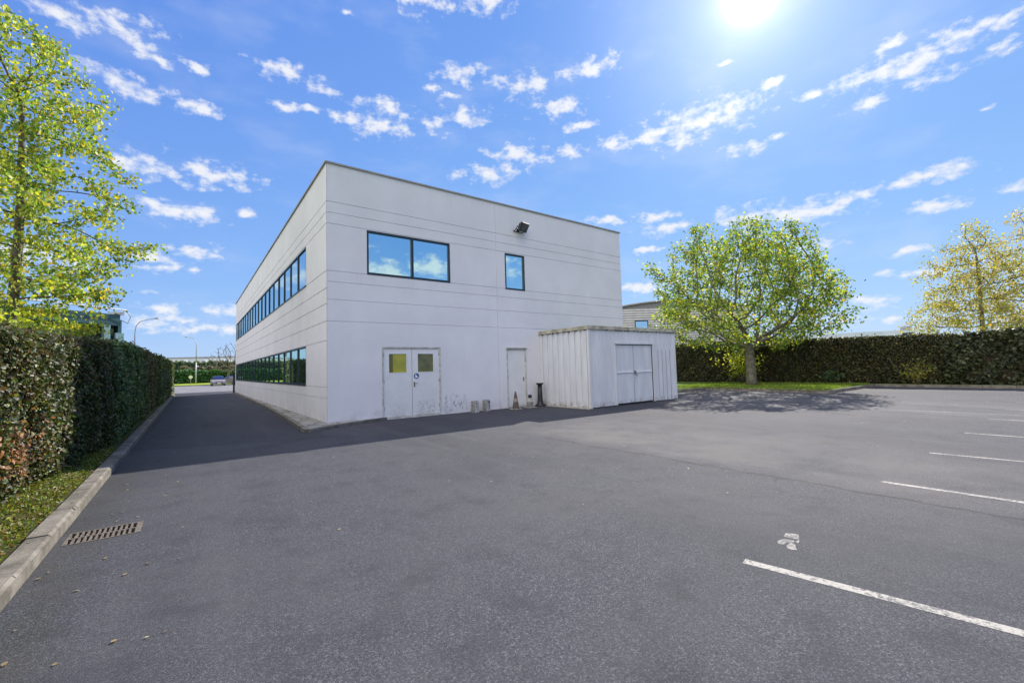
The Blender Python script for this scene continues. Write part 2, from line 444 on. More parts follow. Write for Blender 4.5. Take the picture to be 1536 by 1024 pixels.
CLOUDS = [(-10.6, 31.1, 2.66, 0.7, 0.28), (-6.2, 31.7, 3.77, 1.01, 0.2), (-5.6, 27.3, 3.15, 0.88, 0.18), (-3.0, 30.1, 1.38, 0.42, 0.32), (0.6, 30.7, 1.21, 0.4, 0.16), (0.2, 27.4, 2.16, 0.59, 0.18), (-4.1, 20.7, 2.62, 1.22, 0.14), (1.7, 21.2, 3.8, 1.17, 0.15), (-0.5, 17.1, 3.14, 0.87, 0.06), (-3.2, 17.6, 1.6, 0.38, 0.1), (5.0, 17.8, 1.32, 0.35, 0.15), (-3.6, 12.0, 1.56, 0.59, 0.02), (0.4, 13.1, 2.7, 0.69, 0.13), (-2.4, 11.2, 1.41, 0.4, 0.12), (0.2, 11.2, 0.93, 0.28, 0.1), (-3.2, 8.7, 0.79, 0.27, 0.09), (0.8, 7.1, 4.38, 0.71, 0.05), (-2.6, 5.8, 3.47, 0.75, 0.04), (2.3, 5.1, 3.02, 0.58, 0.03), (9.0, 32.5, 3.09, 0.7, 0.21), (13.3, 31.6, 1.87, 0.5, 0.16), (8.7, 29.3, 1.6, 0.37, 0.2), (11.2, 29.6, 1.51, 0.32, 0.18), (20.3, 30.9, 3.05, 0.79, 0.17), (16.1, 29.4, 2.05, 0.74, 0.02), (20.0, 28.8, 3.74, 0.96, 0.04), (26.3, 29.5, 2.63, 0.77, 0.05), (31.3, 30.5, 3.59, 0.76, 0.12), (26.6, 33.3, 0.97, 0.52, 0.06), (29.0, 32.7, 1.25, 0.53, 0.04), (30.6, 34.8, 2.5, 1.16, -0.07), (39.0, 33.8, 4.54, 0.98, -0.04), (48.0, 34.7, 3.5, 0.81, -0.08), (44.0, 31.2, 1.79, 1.35, -0.49), (46.0, 29.1, 1.83, 0.56, 0.02), (44.5, 26.6, 1.92, 0.67, 0.09), (38.4, 26.4, 3.77, 1.04, -0.04), (34.1, 24.5, 3.75, 0.92, 0.17), (29.7, 41.2, 6.81, 1.09, 0.04), (62.0, 27.6, 5.79, 1.48, -0.02), (53.5, 26.7, 4.71, 0.93, 0.03), (58.3, 25.7, 2.62, 0.7, -0.03), (80.7, 26.3, 4.77, 1.35, -0.29), (76.7, 26.8, 1.92, 1.02, -0.18), (82.1, 27.2, 1.07, 0.58, -0.42), (83.9, 27.2, 1.45, 0.48, -0.58), (79.5, 28.8, 1.95, 0.41, -0.32), (86.9, 27.2, 1.32, 1.02, -0.29), (86.3, 25.3, 1.93, 0.43, -0.55), (64.9, 23.4, 1.88, 0.68, -0.09), (68.7, 28.9, 1.22, 0.29, -0.29), (77.1, 24.4, 1.36, 0.58, -0.16), (72.9, 26.8, 0.98, 0.4, -0.32), (81.3, 16.7, 2.8, 0.71, -0.1), (75.4, 16.4, 2.49, 0.72, -0.09), (81.3, 13.9, 1.78, 0.67, 0.01), (68.5, 16.0, 6.14, 1.2, -0.14), (52.3, 18.0, 4.54, 0.71, -0.04), (56.3, 16.4, 2.82, 0.71, 0.01), (79.1, 10.1, 1.15, 0.51, -0.01), (79.8, 8.0, 1.5, 0.51, -0.07), (72.4, 12.2, 1.42, 0.55, -0.18), (77.1, 8.3, 0.91, 0.33, 0.07), (52.9, 9.7, 3.25, 0.83, -0.08), (54.3, 14.0, 1.45, 0.32, -0.1), (76.4, 5.6, 2.28, 0.53, -0.12), (77.2, 3.8, 3.53, 0.33, -0.09), (86.6, 14.0, 0.77, 0.74, -0.31), (85.3, 21.0, 0.68, 0.25, -0.4), (68.5, 23.8, 0.93, 0.32, -0.25), (15.9, 38.9, 0.98, 0.22, 0.16), (64.4, 32.2, 0.88, 0.23, -0.26), (56.8, 11.4, 3.12, 0.48, -0.1),
    (150, 13.2, 7, 1.3, 0.0), (160, 12.2, 5, 1.6, .1), (170, 15, 7, 1.2, 0), (140, 22, 6, 1.2, 0), (-12, 11, 4, 1.2, 0), (-18, 19, 4, 1.3, 0), (-30, 14, 6, 1.4, 0),
    (110, 18, 6, 1.3, 0), (125, 9, 8, 1.1, 0), (100, 30, 5, 1.3, 0), (-60, 16, 8, 1.5, 0), (-90, 24, 7, 1.6, 0), (-120, 12, 9, 1.4, 0), (-40, 32, 5, 1.6, 0)]
# each cloud is a few round puffs in a space where elevation is stretched 3.4 times
STR = 3.4
fl2 = wt.nodes.new('ShaderNodeVectorMath'); fl2.operation = 'MULTIPLY'; wt.links.new(wp.outputs[0], fl2.inputs[0]); fl2.inputs[1].default_value = (1, STR, 0)
cover = None
for (a0, e0, sa, se, rot) in CLOUDS:
    sa, se = sa * 1.45, se * 1.6; r_ = se * STR
    k_ = max(1, int(round(sa / r_ * 1.15)))
    if k_ == 1: puffs = [(a0, e0, math.sqrt(sa * r_))]
    else: puffs = [(a0 + (sa - r_ * .9) * t_ * math.cos(rot), e0 + (sa - r_ * .9) * t_ * math.sin(rot), r_ * (1.05 - .2 * abs(t_))) for t_ in [-1 + 2 * j / (k_ - 1) for j in range(k_)]]
    for (pa, pe, pr_) in puffs:
        dn = wt.nodes.new('ShaderNodeVectorMath'); dn.operation = 'DISTANCE'; wt.links.new(fl2.outputs[0], dn.inputs[0]); dn.inputs[1].default_value = (pa, pe * STR, 0)
        q_ = wmath('MULTIPLY', dn.outputs['Value'], 1 / pr_)
        cover = q_ if cover is None else wmath('MINIMUM', cover, q_)
dens = wmath('ADD', wmath('SUBTRACT', 1.0, wmath('MINIMUM', cover, 3.0)), wmath('MULTIPLY', wmath('SUBTRACT', nz, .5), 3.6))
mr = wt.nodes.new('ShaderNodeMapRange'); mr.interpolation_type = 'SMOOTHSTEP'; wt.links.new(dens, mr.inputs['Value'])
mr.inputs['From Min'].default_value = .08; mr.inputs['From Max'].default_value = 1.15; mr.inputs['To Max'].default_value = .92
alpha = wmath('MULTIPLY', mr.outputs[0], wmath('GREATER_THAN', sx.outputs[2], 0.0))
# faint thin veils
veil = wnoise(cb.outputs[0], 1.0, (.09, .22, 1), 6, .55)
mv = wt.nodes.new('ShaderNodeMapRange'); mv.interpolation_type = 'SMOOTHSTEP'; wt.links.new(veil, mv.inputs['Value'])
mv.inputs['From Min'].default_value = .45; mv.inputs['From Max'].default_value = .8; mv.inputs['To Max'].default_value = .16
alpha = wmath('MAXIMUM', alpha, mv.outputs[0])
az_, el_ = math.radians(SUN_AZ), math.radians(SUN_EL)
sd_ = Vector((math.cos(el_) * math.sin(az_), math.cos(el_) * math.cos(az_), math.sin(el_)))
# soft shoulder on the sky radiance: keeps the zenith deep blue and the horizon from burning out
def wvec(op, a, b=None, c=None):
    x = wt.nodes.new('ShaderNodeVectorMath'); x.operation = op
    for i, v in ((0, a), (1, b), (2, c)):
        if v is None: continue
        if isinstance(v, bpy.types.NodeSocket): wt.links.new(v, x.inputs[i])
        else: x.inputs[i].default_value = v
    return x.outputs[0]
SN = .279
num = wvec('MULTIPLY', sky.outputs[0], SKY_A)
den = wvec('MULTIPLY_ADD', sky.outputs[0], tuple(SN / b_ for b_ in SKY_B), (1, 1, 1))
skyc = wvec('DIVIDE', num, den)
hs = wt.nodes.new('ShaderNodeMix'); hs.data_type = 'RGBA'; hs.blend_type = 'MULTIPLY'; hs.inputs[0].default_value = 1
wt.links.new(skyc, hs.inputs[6]); hs.inputs[7].default_value = (*SKY_TINT, 1)
mxw = wt.nodes.new('ShaderNodeMix'); mxw.data_type = 'RGBA'
wt.links.new(alpha, mxw.inputs[0]); wt.links.new(hs.outputs[2], mxw.inputs[6]); mxw.inputs[7].default_value = (*CLOUD_COL, 1)
# added bright cloud bank, unseen behind the camera, to lift the shaded walls
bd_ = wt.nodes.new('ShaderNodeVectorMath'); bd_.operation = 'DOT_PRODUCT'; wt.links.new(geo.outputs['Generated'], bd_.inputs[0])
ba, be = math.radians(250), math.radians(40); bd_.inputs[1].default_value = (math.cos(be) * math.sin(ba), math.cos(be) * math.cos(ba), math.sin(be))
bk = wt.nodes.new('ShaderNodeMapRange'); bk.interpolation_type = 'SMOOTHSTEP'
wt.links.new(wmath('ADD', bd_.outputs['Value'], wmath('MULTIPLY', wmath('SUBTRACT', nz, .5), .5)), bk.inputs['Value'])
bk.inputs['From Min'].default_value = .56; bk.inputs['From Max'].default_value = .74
mxb = wt.nodes.new('ShaderNodeMix'); mxb.data_type = 'RGBA'; wt.links.new(bk.outputs[0], mxb.inputs[0]); wt.links.new(mxw.outputs[2], mxb.inputs[6]); mxb.inputs[7].default_value = (*FILL_BANK, 1)
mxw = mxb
# bright aureole round the sun
dt = wt.nodes.new('ShaderNodeVectorMath'); dt.operation = 'DOT_PRODUCT'; wt.links.new(geo.outputs['Generated'], dt.inputs[0]); dt.inputs[1].default_value = sd_
dp = wmath('MAXIMUM', dt.outputs['Value'], 0.0)
gl = wmath('ADD', wmath('MULTIPLY', wmath('POWER', dp, 2600.0), GLOW[0]), wmath('ADD', wmath('MULTIPLY', wmath('POWER', dp, 420.0), GLOW[1]), wmath('MULTIPLY', wmath('POWER', dp, 45.0), GLOW[2])))
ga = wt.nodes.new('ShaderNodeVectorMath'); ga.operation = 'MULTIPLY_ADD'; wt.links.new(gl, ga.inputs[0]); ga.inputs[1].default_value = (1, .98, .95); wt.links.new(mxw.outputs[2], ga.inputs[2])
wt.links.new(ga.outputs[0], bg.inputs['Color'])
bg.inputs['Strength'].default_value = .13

az_, el_ = math.radians(SUN_AZ), math.radians(SUN_EL)
sd_ = Vector((math.cos(el_) * math.sin(az_), math.cos(el_) * math.cos(az_), math.sin(el_)))
L = bpy.data.lights.new('sun', 'SUN'); L.energy = 3.6; L.angle = math.radians(.5); L.color = (1, .93, .84)
lo = bpy.data.objects.new('sun', L); link(lo); lo.rotation_euler = sd_.to_track_quat('Z', 'Y').to_euler(); lo.location = (20, 8, 30)
scene.view_settings.view_transform = 'Standard'; scene.view_settings.look = 'None'
scene.view_settings.exposure = 1.1; scene.view_settings.gamma = 1

# ------------------------------------------------------------------ camera
cam = bpy.data.cameras.new('camera'); co = bpy.data.objects.new('camera', cam); link(co)
cam.sensor_width = 36; cam.lens = 15.352; cam.clip_end = 5000; cam.clip_start = .05
R_ = Vector((.8051656, -.59237226, -.02834525)); U_ = Vector((-.01269958, -.06500688, .997804)); F_ = Vector((.59291405, .80303749, .05986419))
mw = Matrix((R_, U_, -F_)).transposed().to_4x4(); mw.translation = Vector((-3.1767, -13.3335, 1.5))
co.matrix_world = mw
scene.camera = co

# ------------------------------------------------------------------ ground
def sheet(name, x0, x1, y0, y1, z, mat, hole=None, cuts=()):
    mb = MB()
    if hole is None: mb.add([(x0, y0, z), (x1, y0, z), (x1, y1, z), (x0, y1, z)], [(0, 1, 2, 3)])
    else:
        a, b, c, d = hole
        for X0, X1, Y0, Y1 in ((x0, a, y0, y1), (b, x1, y0, y1), (a, b, y0, c), (a, b, d, y1)):
            mb.add([(X0, Y0, z), (X1, Y0, z), (X1, Y1, z), (X0, Y1, z)], [(0, 1, 2, 3)])
    o = mb.build(name, mat); return tag(o, kind='structure')
HOLE = (-4.10, -3.55, -7.62, -7.22)
sheet('ground', -1200, 1200, -1200, 1200, -.05, M['field'], HOLE)
sheet('car_park', -4.16, 25.35, -40, 38, 0, M['asphalt'], HOLE)
tag(MB().add([(-4.16, -40, 0), (-4.16, -40, 0.0), (-30, -40, 0), (-30, -45, 0)], [(0, 1, 2, 3)]).build('road_edge', M['road']), kind='structure') if False else None
mb = MB(); mb.add([(-60, 38, -.004), (60, 38, -.004), (60, 76, -.004), (-60, 76, -.004)], [(0, 1, 2, 3)])
tag(mb.build('road', M['road']), kind='structure')
# drain pit under the grate
mb = MB()
a, b, c_, d_ = HOLE
for q in ([(a, c_, 0), (b, c_, 0), (b, c_, -.35), (a, c_, -.35)], [(a, d_, 0), (b, d_, 0), (b, d_, -.35), (a, d_, -.35)],
          [(a, c_, 0), (a, d_, 0), (a, d_, -.35), (a, c_, -.35)], [(b, c_, 0), (b, d_, 0), (b, d_, -.35), (b, c_, -.35)],
          [(a, c_, -.35), (b, c_, -.35), (b, d_, -.35), (a, d_, -.35)]):
    mb.add(q, [(0, 1, 2, 3)])
gr = empty('drain_grate', (a, c_, 0), 0, 'rusty rectangular iron drain grate set in the asphalt against the left kerb', 'drain')
o = mb.build('pit', M['pit'], gr); o.location = (-a, -c_, 0)
mb = MB(); z0, z1 = -.03, .004
mb.box(a, b, c_, c_ + .022, z0, z1); mb.box(a, b, d_ - .022, d_, z0, z1); mb.box(a, a + .02, c_ + .022, d_ - .022, z0, z1); mb.box(b - .045, b, c_ + .022, d_ - .022, z0, z1)
mb.box(a + .02, b - .045, (c_ + d_) / 2 - .014, (c_ + d_) / 2 + .014, z0, z1 - .001)
n = 12
for i in range(1, n):
    x = a + .02 + (b - .045 - a - .02) * i / n
    mb.box(x - .0075, x + .0075, c_ + .022, (c_ + d_) / 2 - .014, z0, z1 - .0005); mb.box(x - .0075, x + .0075, (c_ + d_) / 2 + .014, d_ - .022, z0, z1 - .0005)
o = mb.build('bars', M['grate'], gr); o.location = (-a, -c_, 0)

# left verge, kerbs
mb = MB(); mb.box(-5.9, -4.33, -40, 36, -.06, .085)
tag(mb.build('verge', M['soil']), kind='structure')
mb = MB(); mb.box(-60, -5.9, -40, 37.9, -.06, .05)
tag(mb.build('lawn', M['lawn']), kind='structure')
def kerb_run(mb, p0, p1, wdt, h, step=1.0, off=0.0, z0=-.05, lean=.012):
    p0, p1 = Vector((*p0, 0)), Vector((*p1, 0)); d = (p1 - p0); Lg = d.length; d.normalize(); nrm = Vector((-d.y, d.x, 0))
    s = off - step if off else 0.0
    rr = random.Random(int(Lg * 1000) + 3)
    while s < Lg - 1e-4:
        e = min(s + step, Lg); st = max(s, 0)
        jz = rr.uniform(-.004, .004); jn = rr.uniform(-.005, .005)
        g = .007
        prof = [(0 + jn, z0), (lean + jn, h - .022 + jz), (lean + .02 + jn, h + jz), (wdt + jn, h + jz), (wdt + jn, z0)]
        vs = [p0 + d * (st + g) + nrm * x + Vector((0, 0, z)) for x, z in prof] + [p0 + d * (e - g) + nrm * x + Vector((0, 0, z)) for x, z in prof]
        k = len(prof)
        mb.add(vs, [tuple(range(k)), tuple(range(2 * k - 1, k - 1, -1))] + [(i, (i + 1) % k, k + (i + 1) % k, k + i) for i in range(k)])
        s += step
mb = MB()
kerb_run(mb, (-4.155, -20), (-4.155, 33.0), .17, .115, 1.0, .42)
kerb_run(mb, (-4.155, 33.0), (-6.5, 37.9), .17, .115, 1.0)
mb.box(-4.33, -4.155, -20, 33, -.06, .09)
o = tag(mb.build('kerb', M['kerb']), kind='structure')

# island with lawn on the right, long verge under the right hedge
mb = MB()
mb.prism([(13.4, -.2), (19.55, .0), (19.1, -5.85), (25.5, -5.85), (25.5, -40), (60, -40), (60, 37.9), (13.4, 37.9)], -.06, .10)
tag(mb.build('lawn', M['lawn']), kind='structure')
mb = MB()
kerb_run(mb, (25.38, -38), (25.38, -6.05), .14, .13)
kerb_run(mb, (25.38, -6.05), (18.95, -6.05), .14, .13)
kerb_run(mb, (18.95, -6.05), (19.35, -.2), -.14, .13) if False else None
tag(mb.build('kerb', M['kerb']), kind='structure')
mb = MB()
def kerb_in(mb, a_, b_):            # kerb whose body lies to the right of its direction
    kerb_run(mb, b_, a_, .14, .13)
kerb_run(mb, (18.95, -6.05), (19.42, -.15), -.14, .13, lean=-.012)
mb2 = MB(); kerb_run(mb2, (19.42, -.15), (13.3, -.38), .14, .13, lean=.012)
mb.add(mb2.v, mb2.f)
tag(mb.build('kerb', M['kerb']), kind='structure')
mb = MB(); kerb_run(mb, (60, 76), (-60, 76), -.15, .12, 2.0, lean=-.012)
tag(mb.build('kerb', M['kerb']), kind='structure')
mb = MB(); mb.add([(-60, 76.2, .1), (60, 76.2, .1), (60, 104, .1), (-60, 104, .1)], [(0, 1, 2, 3)])
M['verge_far'] = simple('bright_far_grass', (.22, .28, .035), .95, scale=.3, var=.2, spec=.1)
tag(mb.build('verge', M['verge_far']), kind='structure')
# rolling green hill behind the road
mb = MB(); nx, ny = 40, 10
for j in range(ny + 1):
    for i in range(nx + 1):
        x = -300 + 15 * i; y = 150 + 18 * j
        z = 4.6 * math.sin(min(1, j / 4) * PI / 2) * (.75 + .25 * math.sin(x * .021 + 1)) - .1
        mb.v.append((x, y, z))
for j in range(ny):
    for i in range(nx):
        k = j * (nx + 1) + i; mb.f.append((k, k + 1, k + nx + 2, k + nx + 1)); mb.smooth.append(True)
tag(mb.build('hill', M['farhill']), kind='structure')

# apron of cracked paving along the left wall, with its kerb
mb = MB()
mb.prism([(-.74, -1.12), (-.0, -.64), (1.6, -.03), (0, -.003), (-.003, .0), (-.003, 31.2), (-.12, 31.2), (-.40, 8.7), (-.54, 2.4)], -.04, .075)
tag(mb.build('pavement', M['apron']), kind='structure')
mb = MB()
pts = [(-.10, 31.25), (-.44, 8.7), (-.66, 2.4), (-.84, -1.30)]
for p, q in zip(pts[:-1], pts[1:]): kerb_run(mb, q, p, -.13, .095, 1.0, lean=-.012)
mb.prism([(-.84, -1.31), (-.7, -1.31), (.10, -.74), (1.75, -.05), (1.62, -.03), (.02, -.62), (-.72, -1.13)], -.04, .085)
tag(mb.build('kerb', M['kerb']), kind='structure')

# parking markings, 4 mm above the asphalt
def line(name, x0, y0, x1, y1, wd, mat, label, z=.0015):
    d = Vector((x1 - x0, y1 - y0, 0)).normalized(); n_ = Vector((-d.y, d.x, 0)) * wd / 2
    a_, b_ = Vector((x0, y0, z)), Vector((x1, y1, z))
    o = MB().add([a_ - n_, b_ - n_, b_ + n_, a_ + n_], [(0, 1, 2, 3)]).build(name, mat)
    return tag(o, label, 'parking line', 'worn white parking lines on the asphalt')
for i, (x, x2, wd, lab) in enumerate([(.20, .50, .085, 'nearest parking line, a thick worn white stripe crossing the bottom right'),
                       (3.58, 3.62, .08, 'white parking line second from the camera on the right'),
                       (6.08, 6.22, .07, 'white parking line third from the camera on the right'),
                       (8.86, 8.86, .07, 'short looking white parking line fourth from the camera'),
                       (11.78, 11.76, .07, 'white parking line fifth from the camera, near the right edge'),
                       (14.6, 14.6, .06, 'faint parking line sixth from the camera by the right edge'),
                       (17.4, 17.4, .06, 'faint white parking line nearest the right hand hedge')]):
    line('parking_line', x, -11.62, x2 + (x2 - x) * 2, -16.6, wd, M['paint'] if i < 5 else M['paint_worn'], lab)
line('parking_line', 12.75, -3.2, 12.6, -7.2, .07, M['paint_worn'], 'faint worn white line in the tree shade beside the shed')
line('parking_line', 12.9, -8.6, 13.1, -14.5, .06, M['paint_worn'], 'faint worn white line running along the far bays on the right')
# ragged remains of a painted mark
mb = MB()
for poly in ([(1.0, -11.59), (1.06, -11.67), (0.94, -11.71), (0.92, -11.66), (0.91, -11.61)], [(0.79, -11.61), (0.87, -11.63), (0.89, -11.7), (0.83, -11.72), (0.81, -11.68), (0.73, -11.68), (0.73, -11.64)],
             [(0.75, -11.7), (0.83, -11.7), (0.8, -11.74), (0.7, -11.79), (0.68, -11.76), (0.69, -11.72)], [(0.9, -11.71), (0.93, -11.72), (0.86, -11.74), (0.85, -11.73)]):
    rr = random.Random(len(poly)); out = []
    for k in range(len(poly)):
        p, q = Vector((*poly[k], 0)), Vector((*poly[(k + 1) % len(poly)], 0))
        for j in range(3):
            v = p.lerp(q, j / 3); out.append((v.x + rr.uniform(-.006, .006), v.y + rr.uniform(-.006, .006), .0015))
    mb.add(out, [tuple(range(len(out)))])
tag(mb.build('bay_marking', M['paint_worn']), 'worn remains of a white painted mark on the asphalt above the nearest line', 'road marking')

# ------------------------------------------------------------------ office building
H, W, LEN = 7.74, 13.18, 31.4
bld = empty('office_building', (0, 0, 0), 0, 'two storey pale concrete office building with ribbon windows and horizontal grooves', 'building')
G = [6.574, 6.243, 5.912, 4.497, 4.173, 3.6475, 3.0075]
GL = [(6.574, 0, LEN), (6.243, 0, LEN), (5.912, 0, LEN), (4.497, 0, 2.82), (3.98, 0, LEN), (3.6475 - .13, 0, LEN), (3.0075, 0, LEN), (2.44, 0, LEN), (1.085, 0, 2.78), (.765, 0, LEN)]
gw = .011
def groove(z, g): return abs(z - g) < gw
hole_f = [(1.185, 4.07, 4.50, 5.885), (6.43, 7.37, 4.48, 5.875), (1.63, 3.64, -.1, 2.25), (6.40, 7.32, -.1, 2.21)]
def dF(s, z):
    for a_, b_, c1, d1 in hole_f:
        if a_ < s < b_ and c1 < z < d1: return None
    if abs(s - 6.03) < .012 : return -.016
    if abs(s - .012) < .010: return -.014
    for g in G:
        if groove(z, g): return -.016
    return 0.0
ss = [0, .002, .022, 6.018, 6.042, W] + [k for h_ in hole_f for k in h_[:2]]
ts = [-.1, H] + [g + s_ * gw for g in G for s_ in (-1, 1)] + [k for h_ in hole_f for k in h_[2:] if k > 0]
wall = MB()
relief(wall, ss, ts, dF, lambda s, z, d: (s, -d, z))
V0, PITCH, NW = 2.80, 1.478, 19
V1 = V0 + PITCH * NW
UP = (4.497, 5.885); LOW = (1.10, 2.43)
def dL(v, z):
    if V0 < v < V1 and (UP[0] < z < UP[1] or LOW[0] < z < LOW[1]): return None
    for g, va, vb in GL:
        if abs(z - g) < gw and va <= v <= vb: return -.016
    if abs(v - V0 + .0) < .02 and z < LOW[0] and z > .765: return -.012
    return 0.0
ssl = [0, 2.78, V0, V0 + .02, V0 - .02, V1, LEN]
tsl = [-.1, H, UP[0], UP[1], LOW[0], LOW[1]] + [g + s_ * gw for g, _, _ in GL for s_ in (-1, 1)]
relief(wall, ssl, tsl, dL, lambda v, z, d: (-d, v, z))
wall.add([(W, 0, -.1), (W, LEN, -.1), (W, LEN, H), (W, 0, H)], [(0, 1, 2, 3)])
wall.add([(0, LEN, -.1), (W, LEN, -.1), (W, LEN, H), (0, LEN, H)], [(0, 1, 2, 3)])
# back of the parapet
wall.add([(.2, .2, H - .6), (W - .2, .2, H - .6), (W - .2, .2, H), (.2, .2, H)], [(0, 1, 2, 3)])
wall.add([(.2, .2, H - .6), (.2, LEN - .2, H - .6), (.2, LEN - .2, H), (.2, .2, H)], [(0, 1, 2, 3)])
wall.add([(W - .2, .2, H - .6), (W - .2, LEN - .2, H - .6), (W - .2, LEN - .2, H), (W - .2, .2, H)], [(0, 1, 2, 3)])
wall.build('wall', M['concrete'], bld)
MB().add([(.19, .19, H - .5), (W - .19, .19, H - .5), (W - .19, LEN - .19, H - .5), (.19, LEN - .19, H - .5)], [(0, 1, 2, 3)]).build('roof', M['roof_felt'], bld)
mb = MB()
mb.box(-.045, W + .045, -.045, .24, H - .015, H + .035); mb.box(-.045, W + .045, LEN - .24, LEN + .045, H - .015, H + .035)
mb.box(-.045, .24, .24, LEN - .24, H - .015, H + .035); mb.box(W - .24, W + .045, .24, LEN - .24, H - .015, H + .035)
mb.build('coping', M['coping'], bld)

def window_front(u0, u1, z0, z1, split, f=.065):
    mb = MB(); y0, y1 = -.012, .09
    mb.box(u0, u1, y0, y1, z0, z0 + f); mb.box(u0, u1, y0, y1, z1 - f, z1)
    mb.box(u0, u0 + f * .8, y0, y1, z0 + f, z1 - f); mb.box(u1 - f, u1, y0, y1, z0 + f, z1 - f)
    xs = [u0 + f * .8] + ([split] if split else []) + [u1 - f]
    if split: mb.box(split - .04, split + .04, y0, y1, z0 + f, z1 - f)
    w_ = mb.build('window', M['win_frame'], bld)
    for i in range(len(xs) - 1):
        a_, b_ = xs[i] + (.04 if split and i else 0), xs[i + 1] - (.04 if split and i == 0 else 0)
        mb = MB(); mb.box(a_ + .001, b_ - .001, .035, .045, z0 + f + .001, z1 - f - .001)
        mb.build('pane', M['pane_front'], w_)
window_front(1.186, 4.069, 4.501, 5.884, 2.68)
window_front(6.431, 7.369, 4.481, 5.874, None, .06)
def window_side(v0, v1, z0, z1, mat, opened=False):
    mb = MB(); f = .024; x0, x1 = -.0, .09
    mb.box(x0, x1, v0, v1, z0, z0 + .05); mb.box(x0, x1, v0, v1, z1 - .05, z1)
    mb.box(x0 - .002, x1, v0, v0 + f, z0 + .05, z1 - .05); mb.box(x0 - .002, x1, v1 - f, v1, z0 + .05, z1 - .05)
    mb.box(x0 - .025, x0 - .0005, v0, v1, z0 - .012, z0 + .022)
    w_ = mb.build('window', M['win_frame'], bld)
    rr = random.Random(int(v0 * 100 + z0 * 7)); t_ = rr.uniform(-.004, .004)
    mb = MB(); mb.add([(.035 + t_, v0 + f, z0 + .051), (.035 - t_, v1 - f, z0 + .051), (.035 - t_, v1 - f, z1 - .051), (.035 + t_, v0 + f, z1 - .051)], [(0, 1, 2, 3)])
    mb.build('pane', mat, w_)
for i in range(NW):
    a_ = V0 + PITCH * i; b_ = a_ + PITCH
    window_side(a_ + .001, b_ - .001, UP[0] + .001, UP[1] - .001, M['pane_side'])
    window_side(a_ + .001, b_ - .001, LOW[0] + .001, LOW[1] - .001, M['pane_low'])
# closers behind the ribbon so nothing shows through
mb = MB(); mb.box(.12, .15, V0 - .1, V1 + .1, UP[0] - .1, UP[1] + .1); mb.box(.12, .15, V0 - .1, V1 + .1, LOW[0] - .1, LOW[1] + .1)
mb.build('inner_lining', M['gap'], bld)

# --- doors
def frame_of(u0, u1, z1, t_=.045):
    mb = MB()
    mb.box(u0 + .001, u0 + t_, .005, .13, 0, z1); mb.box(u1 - t_, u1 - .001, .005, .13, 0, z1); mb.box(u0 + t_, u1 - t_, .005, .13, z1 - t_, z1 - .001)
    mb.box(u0 - .012, u0 + .010, -.006, .0045, 0, z1 + .01); mb.box(u1 - .010, u1 + .012, -.006, .0045, 0, z1 + .01); mb.box(u0 + .010, u1 - .010, -.006, .0045, z1 - .01, z1 + .014)
    mb.build('door_frame', M['door_frame'], bld)
    mb = MB(); mb.box(u0 + t_, u1 - t_, .09, .11, 0, z1 - t_); mb.build('door_backing', M['gap'], bld)
frame_of(1.63, 3.64, 2.25); frame_of(6.40, 7.32, 2.21)
def leaf(u0, u1, z0, z1, mat, win=None, label=None):
    mb = MB(); y0, y1 = .028, .075
    if win:
        a_, b_, c1, d1 = win
        mb.box(u0, a_, y0, y1, z0, z1); mb.box(b_, u1, y0, y1, z0, z1); mb.box(a_, b_, y0, y1, z0, c1); mb.box(a_, b_, y0, y1, d1, z1)
        mb.box(a_ - .018, a_, y0 - .006, y0 - .0005, c1 - .018, d1 + .018); mb.box(b_, b_ + .018, y0 - .006, y0 - .0005, c1 - .018, d1 + .018)
        mb.box(a_, b_, y0 - .006, y0 - .0005, c1 - .018, c1); mb.box(a_, b_, y0 - .006, y0 - .0005, d1, d1 + .018)
    else: mb.box(u0, u1, y0, y1, z0, z1)
    return mb.build('door', mat, bld, label=label)
dl = leaf(1.68, 2.618, .06, 2.20, M['doorL'], (1.86, 2.435, 1.45, 2.04), 'left leaf of the white double door')
dr = leaf(2.634, 3.592, .06, 2.20, M['doorR'], (2.83, 3.38, 1.45, 2.04), 'right leaf of the white double door with flaking paint at its foot')
ds = leaf(6.448, 7.272, .05, 2.16, M['door1'], None, 'single white door with no window')
MB().box(1.86, 2.435, .04, .05, 1.45, 2.04).build('pane', M['olive_split'], dl)
MB().box(2.83, 3.38, .04, .05, 1.45, 2.04).build('pane', M['olive'], dr)
mb = MB(); mb.box(1.68, 3.592, -.02, .02, .0, .055); mb.build('door_sill', M['door_frame'], bld)
mb = MB(); mb.box(6.45, 7.27, -.02, .02, .0, .045); mb.build('door_sill', M['door_frame'], bld)
mb = MB(); mb.box(6.36, 7.36, -.06, -.008, 2.225, 2.262); mb.build('drip_rail', M['door_frame'], bld)
for (u_, par) in ((1.683, dl), (3.588, dr), (6.45, ds)):
    for zz in (.28, 1.12, 1.98):
        MB().lathe([(.012, 0), (.012, .11)], 10, Matrix.Translation((u_, .018, zz))).build('hinge', M['steel'], par)
RX = Matrix.Rotation(PI / 2, 4, 'X')
def handle(u_, z_, par):
    mb = MB(); mb.box(u_ - .02, u_ + .02, .018, .0275, z_ - .09, z_ + .07)
    mb.lathe([(.009, 0), (.009, .045)], 10, Matrix.Translation((u_, .018, z_ + .03)) @ RX)
    mb.tube([(u_, -.03, z_ + .03), (u_ + .10 * (1 if par is dr else -1), -.032, z_ + .028)], .008, 8)
    mb.build('handle', M['brass'], par)
handle(2.70, 1.06, dr); handle(7.20, 1.06, ds)
